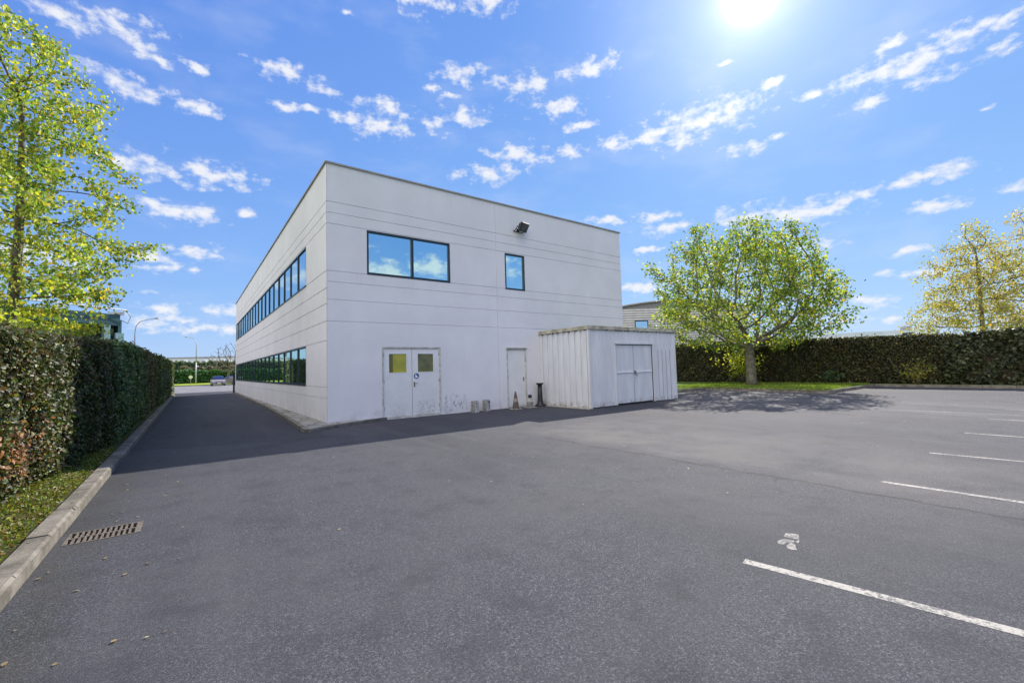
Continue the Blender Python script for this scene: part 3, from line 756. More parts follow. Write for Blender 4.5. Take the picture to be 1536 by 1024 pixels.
# round blue mandatory sign with a white ear-muff/head pictogram
def disc(mb, cx, cz, r, y, n=36):
    mb.lathe([(r, 0), (r, .003)], n, Matrix.Translation((cx, y, cz)) @ RX, smooth=False)
mb = MB(); disc(mb, 2.775, 1.32, .098, .0275)
sg = mb.build('door_sign', M['blue_sign'], dr)
mb = MB()
prof = [(-.035, .055), (-.005, .058), (.004, .02), (.012, -.004), (.045, -.006), (.058, -.024), (.052, -.048), (.02, -.058), (-.02, -.058), (-.046, -.04), (-.052, -.01), (-.045, .02)]
MB_ = [Vector((2.775 + x, .0235, 1.32 + z)) for x, z in prof]
mb.add(MB_ + [p + Vector((0, .0008, 0)) for p in MB_], [tuple(range(len(prof))), tuple(range(2 * len(prof) - 1, len(prof) - 1, -1))] + [(i, (i + 1) % 12, 12 + (i + 1) % 12, 12 + i) for i in range(12)])
mb.build('pictogram', M['white_sign'], sg)
mb = MB(); ring = [(.088, 0), (.098, 0), (.098, .002), (.088, .002)]
mb.lathe([(.091, 0), (.097, 0), (.097, .0018), (.091, .0018), (.091, 0)], 36, Matrix.Translation((2.775, .0242, 1.32)) @ RX, cap=False, smooth=False)
mb.build('sign_rim', M['white_sign'], sg)

# --- floodlight on the wall
fl = empty('floodlight', (7.10, 0, 6.88), 0, 'black square floodlight bracketed high on the front wall above the small window', 'floodlight')
Rm = Matrix.Rotation(math.radians(12), 4, 'Z') @ Matrix.Rotation(math.radians(32), 4, 'X')
T = Matrix.Translation((.03, -.30, .04)) @ Rm
mb = MB()
vs = []
for (hx, hz, y) in ((.20, .17, -.10), (.21, .18, -.085), (.21, .18, -.03), (.13, .10, .10)):
    vs += [T @ Vector((-hx, y, -hz)), T @ Vector((hx, y, -hz)), T @ Vector((hx, y, hz)), T @ Vector((-hx, y, hz))]
fs = [(0, 1, 2, 3), (15, 14, 13, 12)] + [(k * 4 + i, k * 4 + (i + 1) % 4, (k + 1) * 4 + (i + 1) % 4, (k + 1) * 4 + i) for k in range(3) for i in range(4)]
mb.add(vs, fs)
for k in range(5): mb.box(-.13 + k * .06, -.12 + k * .06, .03, .13, -.09, .09, T)
mb.build('housing', M['black_metal'], fl)
mb = MB(); mb.box(-.175, .175, -.108, -.102, -.145, .145, T); mb.build('lens', M['lampglass'], fl)
mb = MB(); mb.box(-.06, .06, -.02, -.001, -.10, .04); mb.tube([(-.225, -.30, .04), (-.235, -.16, -.08), (-.235, -.03, -.09), (.0, -.02, -.09), (.235, -.03, -.09), (.25, -.16, -.08), (.27, -.28, .04)], .016, 6)
mb.build('bracket', M['black_metal'], fl)

# ------------------------------------------------------------------ metal shed
S0, S1, SV, SH = 8.03, 13.16, -2.66, 2.80
shed = empty('metal_shed', (0, 0, 0), 0, 'white corrugated metal shed with double doors built against the office wall', 'shed')
DOOR = (9.42, 11.60, -.1, 2.26)
def corr(u, pitch=.105, dd=.016):
    k = (u / pitch) % 1.0
    return 0.0 if k < .62 else -dd
mb = MB()
ss = [S0 + .06, S1 - .04, DOOR[0], DOOR[1]]
k = math.floor(S0 / .105)
while k * .105 < S1:
    for q in (k * .105, (k + .62) * .105):
        if S0 + .06 < q < S1 - .04: ss.append(q)
    k += 1
relief(mb, ss, [.03, SH, DOOR[3]], lambda s, z: None if (DOOR[0] < s < DOOR[1] and z < DOOR[3]) else corr(s), lambda s, z, d: (s, SV - d, z))
# left flank: broad ribs
def rib(v):
    k = ((v + 5) / .30) % 1.0
    return .0 if .18 < k < .82 else -.045
vs_ = [SV + .05, -.004]; k = 0
while k < 30:
    for q in (.0, .18, .22, .78, .82):
        v = (k + q) * .30 - 5
        if SV + .05 < v < -.004: vs_.append(v)
    k += 1
relief(mb, vs_, [.03, SH], lambda v, z: rib(v), lambda v, z, d: (S0 - d, v, z))
relief(mb, vs_, [.03, SH], lambda v, z: rib(v), lambda v, z, d: (S1 + d - .001, v, z))
mb.build('wall', M['shed'], shed)
for xa, xb in ((S0 - .02, S0 + .07), (S1 - .05, S1 + .02)):
    MB().box(xa, xb, SV - .02, SV + .07, .02, SH).build('corner_post', M['shed_trim'], shed)
mb = MB()
mb.box(S0 - .06, S1 + .05, SV - .06, SV - .018, SH - .03, SH + .10); mb.box(S0 - .06, S0 - .021, SV - .018, -.003, SH - .03, SH + .10); mb.box(S1 + .021, S1 + .05, SV - .018, -.003, SH - .03, SH + .10)
mb.build('fascia', M['fascia'], shed)
mb = MB(); mb.box(S0 - .02, S1 + .02, SV - .017, -.003, SH + .02, SH + .07); mb.build('roof', M['moss'], shed)
mb = MB(); mb.box(S0 - .02, S1, SV - .018, SV - .001, SH - .0325, SH - .03)
rr = random.Random(5)
for k in range(46):
    if rr.random() < .55:
        x = S0 + .2 + k * .108; mb.box(x, x + .055, SV - .0175, SV - .001, SH - .06, SH - .03)
for k in range(12):
    if rr.random() < .6: v = SV + .1 + k * .21; mb.box(S0 - .02, S0 - .001, v, v + .10, SH - .06, SH - .03)
mb.build('filler_strip', M['gap'], shed)
# doors of the shed
mb = MB(); mb.box(DOOR[0] - .07, DOOR[1] + .07, SV - .05, SV - .002, DOOR[3], DOOR[3] + .055); mb.box(DOOR[0] - .05, DOOR[0], SV - .022, SV + .05, .02, DOOR[3]); mb.box(DOOR[1], DOOR[1] + .05, SV - .022, SV + .05, .02, DOOR[3])
mb.build('door_frame', M['shed_trim'], shed)
mb = MB(); mb.box(DOOR[0], DOOR[1], SV + .07, SV + .09, .02, DOOR[3]); mb.build('door_backing', M['gap'], shed)
mid_ = 10.46
for (a_, b_, lab) in ((DOOR[0] + .008, mid_ - .008, 'left leaf of the shed door'), (mid_ + .008, DOOR[1] - .008, 'right leaf of the shed door')):
    mb = MB(); ss = [a_, b_]; k = math.floor(a_ / .13)
    while k * .13 < b_:
        for q in (k * .13, (k + .12) * .13):
            if a_ < q < b_: ss.append(q)
        k += 1
    relief(mb, ss, [.07, 1.21, DOOR[3] - .03], lambda s, z: -.008 if (s / .13) % 1 < .12 else 0.0, lambda s, z, d: (s, SV + .03 - d, z))
    leafo = mb.build('door', M['shed_door'], shed, label=lab)
    mb = MB(); mb.box(a_ + .03, b_ - .06, SV - .002, SV + .028, 1.19, 1.235); mb.build('rail', M['white_sign'], leafo)
    mb = MB(); x = a_ + .05
    while x < b_ - .15: mb.box(x, x + .05, SV + .012, SV + .0285, 1.165, 1.1895); x += .11
    mb.build('rail_shadow_gap', M['gap'], leafo) if False else None
mb = MB(); mb.box(mid_ + .02, mid_ + .07, SV - .03, SV + .028, 1.12, 1.26); mb.tube([(mid_ + .045, SV - .03, 1.2), (mid_ + .05, SV - .06, 1.16), (mid_ + .07, SV - .06, 1.08), (mid_ + .13, SV - .05, 1.06)], .011, 8)
mb.build('handle', M['steel'], shed)
# stiff vertical joints where sheets overlap at the right end
mb = MB()
for x in (11.98, 12.24, 12.50, 12.78): mb.box(x, x + .012, SV - .003, SV - .0005, .05, 2.05 + .0)
mb.build('sheet_joint', M['gap'], shed)
mb = MB(); mb.box(S0 - .22, S0 - .025, SV - .12, -.5, -.02, .035); tag(mb.build('footing_slab', M['slab'], bevel=.01), 'narrow pale concrete strip on the asphalt along the shed side', 'slab')

# ------------------------------------------------------------------ small things by the doors
def utility_box(x, y, rz, label, kind):
    t_ = empty('utility_box', (x, y, 0), rz, label, 'metal box', 'old electrical boxes standing by the wall')
    mb = MB(); mb.box(-.105, .105, -.09, .09, 0, .40); mb.build('body', M['box_side'], t_, bevel=.008)
    mb = MB(); mb.box(-.10, .10, -.10, -.0915, .01, .39); f = mb.build('front_panel', M['stone_grey'], t_)
    if kind:
        mb = MB(); mb.box(-.03, .06, -.107, -.1005, .27, .34); mb.build('plate', M['galv'], t_)
        for (a_, b_) in ((-.035, .20), (.0, .19), (.03, .21), (-.02, .12), (.02, .07)): MB().box(a_, a_ + .014, -.104, -.1005, b_, b_ + .03).build('mark', M['blue_sign'], t_)
    else:
        mb = MB(); mb.box(-.015, .06, -.107, -.1005, .29, .36); mb.box(.02, .045, -.105, -.1005, .08, .28); mb.build('slot', M['gap'], t_)
    return t_
utility_box(4.70, -.42, .35, 'left of two small metal boxes by the wall, with blue marks', True)
utility_box(5.24, -.30, .45, 'right of two small metal boxes by the wall, plain and beige', False)
cn = empty('traffic_cone', (6.30, -.62, 0), .2, 'dirty brown traffic cone standing in front of the single door', 'traffic cone')
MB().box(-.17, .17, -.17, .17, .004, .03).build('base', M['slab'], cn, bevel=.01)
MB().lathe([(.125, .03), (.12, .05), (.085, .28), (.05, .50), (.028, .62), (.022, .64), (.010, .645)], 24).build('body', M['cone'], cn)
MB().lathe([(.088, .26), (.0915, .265), (.072, .385), (.068, .385)], 24, cap=False).build('collar', simple('faded_collar', (.26, .21, .16), .8, scale=12, var=.3), cn)
sb = empty('short_bollard', (7.02, -.55, 0), .1, 'small pale bollard lamp with dark top between the cone and the black post', 'bollard')
MB().box(-.20, .20, -.16, .16, .004, .025).build('base', M['slab'], sb, bevel=.01)
MB().box(-.095, .095, -.08, .08, .025, .22).build('lower_body', M['box_side'], sb, bevel=.006)
MB().box(-.08, .08, -.07, .07, .2205, .36).build('upper_body', M['stone_grey'], sb, bevel=.006)
MB().box(-.055, .055, -.05, .05, .3605, .48, taper=.9).build('head', M['black_metal'], sb, bevel=.006)
pp = empty('pedestal', (7.72, -.30, 0), 0, 'tall black flared metal post in the corner beside the shed', 'post')
MB().lathe([(.22, 0), (.215, .03), (.13, .09), (.105, .20), (.092, .40), (.085, .80)], 28).build('column', M['black_metal'], pp)
MB().lathe([(.085, .80), (.11, .82), (.145, .84), (.145, .885), (.12, .885)], 28).build('top_flange', M['black_metal'], pp)

# ------------------------------------------------------------------ vegetation tools
LEAF6 = np.array([[0, 0, 0], [.34, .36, .05], [.20, .78, .05], [0, 1, 0], [-.20, .78, .05], [-.34, .36, .05]])
def leaf_mesh(name, P, Nrm, size, cols, mat, parent=None, droop=None, aspect=1.0):
    n = len(P)
    Nrm = Nrm / (np.linalg.norm(Nrm, axis=1, keepdims=True) + 1e-9)
    r = RNG.normal(size=(n, 3))
    if droop is not None: r = r * (1 - droop) + np.array([0, 0, -1.0]) * droop * 1.6
    T_ = r - Nrm * np.sum(r * Nrm, 1, keepdims=True); T_ /= np.linalg.norm(T_, axis=1, keepdims=True) + 1e-9
    B_ = np.cross(Nrm, T_)
    s = np.asarray(size).reshape(-1, 1, 1) * np.ones((n, 1, 1))
    Lf = LEAF6[None] * s
    V = P[:, None] + Lf[..., 0:1] * aspect * B_[:, None] + (Lf[..., 1:2] - .5 * s) * T_[:, None] + Lf[..., 2:3] * Nrm[:, None]
    V = V.reshape(-1, 3)
    base = (np.arange(n) * 6)[:, None]
    F = np.concatenate([base + np.array([[0, 1, 2, 3]]), base + np.array([[0, 3, 4, 5]])], 1).reshape(-1)
    me = bpy.data.meshes.new(name)
    me.vertices.add(len(V)); me.vertices.foreach_set('co', V.astype(np.float32).ravel())
    nf = 2 * n
    me.loops.add(nf * 4); me.loops.foreach_set('vertex_index', F.astype(np.int32))
    me.polygons.add(nf); me.polygons.foreach_set('loop_start', (np.arange(nf) * 4).astype(np.int32))
    me.update(calc_edges=True)
    at = me.attributes.new('tint', 'FLOAT_COLOR', 'FACE')
    cc = np.repeat(np.concatenate([cols, np.ones((n, 1))], 1), 2, 0)
    at.data.foreach_set('color', cc.astype(np.float32).ravel())
    me.materials.append(mat)
    o = bpy.data.objects.new(name, me); link(o, parent); return o

def palette(n, cols, w, jit=.18):
    cols = np.array(cols); w = np.array(w, float); w /= w.sum()
    c = cols[RNG.choice(len(cols), n, p=w)]
    k = RNG.normal(1, jit, (n, 1)).clip(.5, 1.6)
    return (c * k).clip(.004, .9)

def wavy(a, b, s=1.0, seed=0):
    return (np.sin(a * 1.7 * s + seed) * np.cos(b * 1.3 * s + seed * 2) + .6 * np.sin(a * 3.9 * s + b * 2.6 * s + seed) + .35 * np.sin(a * 8.3 * s - b * 6.1 * s + seed * 3)) / 1.95

def colonize(root, trunk, attr, step, infl, kill, iters=140, up=.0, seed=0):
    """grow a branch skeleton from root through 'trunk' points into the attractor cloud"""
    rg = np.random.default_rng(seed)
    nodes = [np.array(root, float)]; par = [-1]
    for p in trunk: nodes.append(np.array(p, float)); par.append(len(nodes) - 2)
    A = np.array(attr); alive = np.ones(len(A), bool)
    N = np.array(nodes)
    d = np.linalg.norm(A[:, None] - N[None], axis=2); near = d.argmin(1); nd = d.min(1)
    kc = {}
    for it in range(iters):
        if not alive.any(): break
        m = alive & (nd < infl)
        if not m.any():
            m = alive & (nd < nd[alive].min() + step * 2) if alive.any() else m
            if not m.any(): break
        ids = near[m]; dirs = A[m] - np.array(nodes)[ids]; dirs /= np.linalg.norm(dirs, axis=1, keepdims=True) + 1e-9
        acc = {}
        for i_, v_ in zip(ids, dirs): acc[i_] = acc.get(i_, 0) + v_
        new = []
        for i_ in list(acc):
            if kc.get(i_, 0) >= 5: alive &= ~(near == i_); acc.pop(i_)
            else: kc[i_] = kc.get(i_, 0) + 1
        if not acc: continue
        for i_, v_ in acc.items():
            v_ = v_ / (np.linalg.norm(v_) + 1e-9)
            if par[i_] >= 0:
                pv = nodes[i_] - nodes[par[i_]]; pv = pv / (np.linalg.norm(pv) + 1e-9); v_ = v_ + .35 * pv
            v_ = v_ + np.array([0, 0, up]) + rg.normal(0, .16, 3); v_ /= np.linalg.norm(v_) + 1e-9
            nodes.append(nodes[i_] + v_ * step); par.append(int(i_)); new.append(len(nodes) - 1)
        Nn = np.array([nodes[k] for k in new])
        dn = np.linalg.norm(A[:, None] - Nn[None], axis=2); j = dn.argmin(1); mn = dn.min(1)
        better = mn < nd; nd = np.where(better, mn, nd); near = np.where(better, np.array(new)[j], near)
        alive &= nd > kill
        if len(nodes) > 9000: break
    return np.array(nodes), par

def skeleton(nodes, par, tip=.006, power=2.35, rmax=None):
    n = len(nodes); r = np.zeros(n); kids = [[] for _ in range(n)]
    for i in range(1, n): kids[par[i]].append(i)
    for i in range(n - 1, -1, -1):
        r[i] = tip if not kids[i] else sum(r[k] ** power for k in kids[i]) ** (1 / power)
    if rmax: 
        sc_ = rmax / r[0]; r = np.maximum(r * sc_, tip * .7)
    return r, kids

def limbs_mesh(nodes, par, r, kids, name, mat, parent, split=0.0, nseg=7, flare=0.0):
    mb = MB(); stack = [(0, None)]
    while stack:
        i, p = stack.pop(); chain = [i] if p is None else [p, i]
        while kids[chain[-1]]:
            ks = sorted(kids[chain[-1]], key=lambda k: -r[k])
            for k in ks[1:]: stack.append((k, chain[-1]))
            chain.append(ks[0])
        rad = [r[k] for k in chain]
        if p is not None: rad[0] = min(r[p], rad[1] * 1.15)
        pts = [nodes[k].copy() for k in chain]
        sm = [pts[0]] + [(pts[a_ - 1] + 2 * pts[a_] + pts[a_ + 1]) / 4 if a_ > 1 else pts[a_] for a_ in range(1, len(pts) - 1)] + [pts[-1]]
        if p is None and flare: rad[0] *= flare; rad[1] *= 1 + (flare - 1) * .25
        mb.tube(sm, rad, 10 if rad[1] > .08 else (6 if rad[1] > .02 else 3))
    return mb.build(name, mat, parent)

def clumpy(P, s, seed):
    return wavy(P[:, 0] + P[:, 2] * .7, P[:, 1] - P[:, 2] * .5, s, seed)

# ------------------------------------------------------------------ trees
def make_tree(name, base, envelope, trunk, natt, step, rmax, leaf_size, per, cols, wts, label, cat='tree', tip=.006, spread=.18,
              droop=.35, bark='bark', seed=1, thin=.03, gap=-.35, gs=1.0, power=2.35, upb=.0, flare=1.5, group=None, infl=None):
    global RNG
    RNG = np.random.default_rng(seed)
    root = empty(name, base, 0, label, cat, group)
    att = []
    while len(att) < natt:
        P = envelope(RNG, natt)
        P = P[clumpy(P, gs, seed) > gap + RNG.uniform(-.25, .25, len(P))]
        att += list(P)
    att = np.array(att[:natt])
    nodes, par = colonize((0, 0, 0), trunk, att, step, infl or step * 6, step * 1.6, seed=seed, up=upb)
    r, kids = skeleton(nodes, par, tip, power, rmax)
    limbs_mesh(nodes, par, r, kids, 'trunk', M[bark], root, flare=flare)
    if per > 0:
        idx = np.where((r <= np.quantile(r, .80)) & (np.arange(len(r)) > len(trunk)))[0]
        n = int(per); pick = idx[RNG.integers(0, len(idx), n)]
        P = nodes[pick] + RNG.normal(0, spread, (n, 3)) * np.array([1, 1, .8]); P[:, 2] -= spread * .2
        Nr = RNG.normal(size=(n, 3)) * np.array([1, 1, .7]) + np.array([0, 0, .35])
        c = palette(n, cols, wts)
        yl = clumpy(P, gs * 1.4, seed + 3)[:, None]
        c = c * (1 + .12 * yl)
        leaf_mesh('crown', P, Nr, leaf_size * RNG.uniform(.6, 1.25, n), c.clip(.004, .9), M['leaf'], root, droop=droop, aspect=1.25)
    return root

def env_dome(cx, cy, cz, rx, rz_up, rz_dn, ex=1.0):
    def f(rg, n):
        a = rg.normal(size=(n, 3)); a /= np.linalg.norm(a, axis=1, keepdims=True)
        rr = rg.uniform(.18, 1, (n, 1)) ** (.45)
        p = a * rr
        p[:, 2] = np.where(p[:, 2] > 0, p[:, 2] * rz_up, p[:, 2] * rz_dn)
        bump = 1 + .15 * np.sin(3 * np.arctan2(a[:, 1], a[:, 0]) + 1) + .12 * np.sin(4 * a[:, 2] + 2 * np.arctan2(a[:, 1], a[:, 0])) + .10 * np.sin(5 * np.arctan2(a[:, 1], a[:, 0]) + 4 * a[:, 2])
        p[:, 0] *= rx * bump; p[:, 1] *= rx * bump
        return p + np.array([cx, cy, cz])
    return f
def env_axis(profile, jitter=.12, lean=(0, 0)):
    zs = [p[0] for p in profile]; rs = [p[1] for p in profile]
    def f(rg, n):
        z = rg.uniform(zs[0], zs[-1], n); R = np.interp(z, zs, rs)
        keep = rg.uniform(0, max(rs), n) < R
        z, R = z[keep], R[keep]; m = len(z)
        th = rg.uniform(0, 2 * PI, m); q = np.sqrt(rg.uniform(.02, 1, m))
        R = R * (1 + jitter * np.sin(3 * th + z * 1.1) + jitter * np.sin(7 * th - z * 2.3))
        return np.stack([R * q * np.cos(th) + lean[0] * z, R * q * np.sin(th) + lean[1] * z, z], 1)
    return f

YG = [(.20, .28, .04), (.12, .20, .035), (.36, .37, .04), (.06, .12, .025), (.42, .33, .04)]
# big round tree on the island
make_tree('round_crowned_tree', (22.95, -1.14, .1), env_dome(-.1, .1, 4.9, 5.0, 4.9, 3.1), [(0, .0, .5), (.02, 0, 1.0), (0, .03, 1.5), (-.02, .02, 1.9)],
          1900, .30, .25, .135, 25000, YG, [3, 3, 2, 3.0, .6], 'broad round tree with thin yellow green leaves on the grass island behind the shed', seed=11,
          spread=.21, thin=.014, power=2.05, gap=-.4, gs=.7, flare=1.35, upb=.03, tip=.004, droop=.25, bark='bark_grey', infl=1.9)
# tall tree behind the left hedge
env = env_axis([(2.6, 1.5), (3.6, 2.0), (5.3, 2.7), (7.5, 1.9), (9.3, 1.75), (10.8, 1.4), (11.7, .4)], .24)
make_tree('leafy_tree', (-7.15, 4.2, 0), env, [(0, 0, .7), (.03, 0, 1.4), (0, .05, 2.1), (.05, 0, 2.8), (.05, .05, 3.6), (.1, .0, 4.4), (.1, 0, 5.2), (.15, 0, 6.0), (.12, 0, 6.8), (.1, 0, 7.6), (.12, 0, 8.4), (.1, 0, 9.2)],
          1900, .26, .12, .098, 25000, [(.27, .33, .05), (.17, .27, .045), (.38, .38, .05), (.09, .17, .035), (.46, .36, .05)], [3, 3, 2, 2, .8], 'tall yellow green leafy tree rising behind the hedge at the left edge', seed=5,
          spread=.15, thin=.013, power=2.05, gap=-.18, gs=1.1, flare=1.3, upb=.02, tip=.004, droop=.6, bark='bark', infl=1.6)
# pair of birches beyond the right hedge
make_tree('birch_tree', (35.9, -9.0, 0), env_axis([(2.0, 1.8), (3.2, 3.2), (4.8, 3.0), (6.5, 2.4), (8.4, 1.4), (10.0, .3)], .2), [(0, 0, .8), (.05, 0, 1.6), (.05, .05, 2.4), (.1, 0, 3.2), (.1, .05, 4.0), (.15, 0, 4.8), (.1, 0, 5.6), (.15, 0, 6.4), (.1, 0, 7.2), (.1, 0, 8.0)],
          1000, .30, .12, .115, 13000, [(.34, .30, .08), (.28, .27, .07), (.19, .23, .06), (.36, .25, .07)], [3, 2, 2, 1], 'conical yellow leaved birch rising behind the right hedge', seed=21, spread=.24, thin=.03, gap=-.3, gs=.8, bark='bark_grey', tip=.005, droop=.6)
make_tree('birch_tree', (39.6, -10.9, 0), env_axis([(2.5, 2.4), (4.5, 2.6), (6.5, 1.9), (8.5, 2.0), (10.2, 1.2), (10.9, .3)], .3), [(0, 0, .8), (.05, 0, 1.6), (.05, .05, 2.4), (.1, 0, 3.2), (.1, .05, 4.0), (.15, 0, 4.8), (.1, 0, 5.6), (-.1, 0, 6.4), (-.1, 0, 7.2), (-.15, 0, 8.0), (-.2, 0, 8.8), (-.2, 0, 9.6)],
          700, .32, .12, .115, 6000, [(.36, .30, .10), (.28, .27, .08), (.34, .25, .09)], [2, 2, 1], 'tall sparse birch with thin brownish leaves at the right edge', seed=33, spread=.26, thin=.03, gap=-.1, gs=.8, bark='bark_grey', tip=.006, droop=.6)
make_tree('birch_tree', (41.5, -14.5, 0), env_axis([(2.0, 2.0), (4.0, 2.8), (6.0, 2.2), (7.8, 1.0), (8.4, .3)], .3), [(0, 0, .8), (.05, 0, 1.6), (.05, .05, 2.4), (.1, 0, 3.2), (.1, .05, 4.0), (.15, 0, 4.8), (.1, 0, 5.6), (-.1, 0, 6.4)],
          500, .34, .12, .115, 7000, [(.36, .32, .08), (.26, .29, .06), (.40, .30, .07)], [2, 2, 1], 'lower bushy birch cut off by the right edge of the photo', seed=37, spread=.26, thin=.03, gap=-.2, gs=.8, bark='bark_grey', tip=.006, droop=.6)
# autumn tree behind the corner of the building, bare tree by the road
make_tree('autumn_tree', (26.2, 13.0, 0), env_axis([(1.6, 1.6), (3.0, 2.2), (4.6, 1.9), (6.2, .9), (6.9, .2)], .2), [(0, 0, .8), (.05, 0, 1.6), (0, .05, 2.4), (.05, 0, 3.2)],
          350, .3, .1, .13, 4500, [(.52, .36, .04), (.42, .36, .04), (.58, .30, .04)], [2, 2, 1], 'small golden tree peeping out behind the right corner of the office building', seed=41, spread=.22, thin=.03, gs=.8, droop=.4)
make_tree('bare_tree', (2.6, 84.0, 0), env_axis([(2.2, 1.6), (4.0, 3.4), (5.8, 3.0), (7.4, 1.2), (8.0, .3)], .15), [(0, 0, .7), (0, .05, 1.4), (.05, 0, 2.1)],
          420, .3, .17, .1, 0, YG, [1] * 5, 'leafless tree by the road beyond the far end of the building', seed=43, tip=.020, gs=.8, upb=.1)

# ------------------------------------------------------------------ hedges
def hedge(name, axis, c_front, sgn, s0, s1, top, depth, z0, dens, size, cols, wts, label, seed, back_leaves=False, rough=.10, patch=None, base_off=None, cat='hedge', ends=(True, True)):
    """axis 'y': runs along y with its face at x = c_front, facing sgn (outward normal along x)."""
    global RNG
    RNG = np.random.default_rng(seed)
    root = empty(name, (c_front, (s0 + s1) / 2, z0), 0, label, cat)
    oy = (s0 + s1) / 2
    def face(s, z):
        f = rough * wavy(s * 1.3, z * 1.6, 1.0, seed) + .05 * wavy(s * 4, z * 4, 1.0, seed + 5)
        if base_off: f = f + base_off(s, z)
        return f
    def topz(s, q): return top(s) + .06 * wavy(s * 2.1, q * 2, 1.0, seed + 2) + .04 * wavy(s * 6, q * 5, 1, seed)
    Lh = s1 - s0; hz = top((s0 + s1) / 2) - z0
    area = Lh * hz; Ps = []; Ns = []; Ms = []
    n = int(area * dens)
    s = RNG.uniform(s0, s1, n); z = z0 + .04 + (np.array([top(k) for k in s]) - z0 - .02) * RNG.uniform(0, 1, n) ** .92
    inw = np.abs(RNG.normal(0, .085, n)) - .02
    inw = inw + np.where(wavy(s * 5.3, z * 6.1, 1.0, seed + 4) + .8 * RNG.normal(0, .3, n) > .62, RNG.uniform(.05, .17, n), 0)
    hz_ = np.array([top(k) for k in s]) - z
    rnd = np.maximum(0, .22 - hz_) ** 2 * 3.0                     # rounded shoulder
    x = face(s, z) - inw - rnd
    Ps.append(np.stack([sgn * x, s - oy, z - z0], 1)); Ns.append(np.tile([sgn * .9, 0, .35], (n, 1)))
    n = int(Lh * depth * dens * .9)
    s = RNG.uniform(s0, s1, n); q = RNG.uniform(0, depth, n)
    z = topz(s, q) - np.abs(RNG.normal(0, .07, n)) + (RNG.uniform(0, 1, n) > .96) * RNG.uniform(0, .16, n)
    Ps.append(np.stack([sgn * (-q + face(s, z) * (q < .4)), s - oy, z - z0], 1)); Ns.append(np.tile([0, 0, 1.0], (n, 1)))
    for e, on in ((s0, ends[0]), (s1, ends[1])):
        if not on: continue
        n = int(depth * hz * dens)
        q = RNG.uniform(0, depth, n); z = z0 + (top(e) - z0) * RNG.uniform(0, 1, n); sg = 1 if e == s1 else -1
        Ps.append(np.stack([sgn * -q, e - oy + sg * (.04 - np.abs(RNG.normal(0, .08, n)) + .06 * wavy(q * 3, z * 3, 1, seed)), z - z0], 1)); Ns.append(np.tile([0, sg * 1.0, .3], (n, 1)))
    if back_leaves:
        n = int(area * dens * .35)
        s = RNG.uniform(s0, s1, n); z = z0 + (top(oy) - z0) * RNG.uniform(0, 1, n)
        Ps.append(np.stack([sgn * (-depth + np.abs(RNG.normal(0, .08, n))), s - oy, z - z0], 1)); Ns.append(np.tile([-sgn * 1.0, 0, .3], (n, 1)))
    P = np.concatenate(Ps); Nn = np.concatenate(Ns) + RNG.normal(0, .75, (len(P), 3))
    c = palette(len(P), cols, wts, .28)
    cl = wavy((P[:, 1] + oy) * .9, P[:, 2] * 1.4, 1.6, seed + 9)
    c = c * (1 + .35 * cl[:, None] * np.array([1.15, .8, .7]))
    if patch is not None: c = patch(P + np.array([0, oy, z0]), c)
    leaf_mesh('foliage', P, Nn, size * RNG.uniform(.55, 1.35, len(P)), c.clip(.003, .9), M['hedge_leaf'], root, droop=.15, aspect=1.0)
    # woody core
    mb = MB(); ni, nj = max(2, int(Lh / .5)), 5
    ring = []
    for i in range(ni + 1):
        s = s0 + .1 + (Lh - .2) * i / ni; tz = top(s)
        ff = [float(face(np.array(s), np.array(z0 + (tz - z0) * k))) for k in (.0, .33, .66, .92)]
        pr = [(-.13 + ff[0], 0), (-.13 + ff[1], (tz - z0) * .33), (-.13 + ff[2], (tz - z0) * .66), (-.18 + ff[3], (tz - z0) * .92), (-.32, (tz - z0) - .10), (-depth + .18, (tz - z0) - .10), (-depth + .1, (tz - z0) * .8), (-depth + .1, 0)]
        ring.append([(sgn * x, s - oy, z) for x, z in pr])
    k = len(ring[0])
    for rg_ in ring: mb.v += rg_
    for i in range(ni):
        for j in range(k): mb.f.append((i * k + j, i * k + (j + 1) % k, (i + 1) * k + (j + 1) % k, (i + 1) * k + j)); mb.smooth.append(True)
    mb.f.append(tuple(range(k))); mb.smooth.append(False); mb.f.append(tuple(ni * k + j for j in range(k))); mb.smooth.append(False)
    mb.build('branch_core', M['twig'], root)
    # bare twigs showing at the face
    mb = MB(); rr = random.Random(seed)
    for _ in range(int(min(260, area * 7))):
        s = rr.uniform(s0 + .1, s1 - .1); z = rr.uniform(z0 + .1, top(s) - .1); x = float(face(np.array(s), np.array(z))) - .10
        p = Vector((sgn * x, s - oy, z - z0)); d = Vector((sgn * rr.uniform(.1, .5), rr.uniform(-1, 1), rr.uniform(-.2, 1.2))).normalized()
        Lt = rr.uniform(.15, .4); q = p + d * Lt * .6 + Vector((0, 0, -.02)); e = p + d * Lt
        mb.tube([p, q, e], [.004, .003, .0015], 3)
    mb.build('twigs', M['bark'], root)['kind'] = 'stuff'
    return root

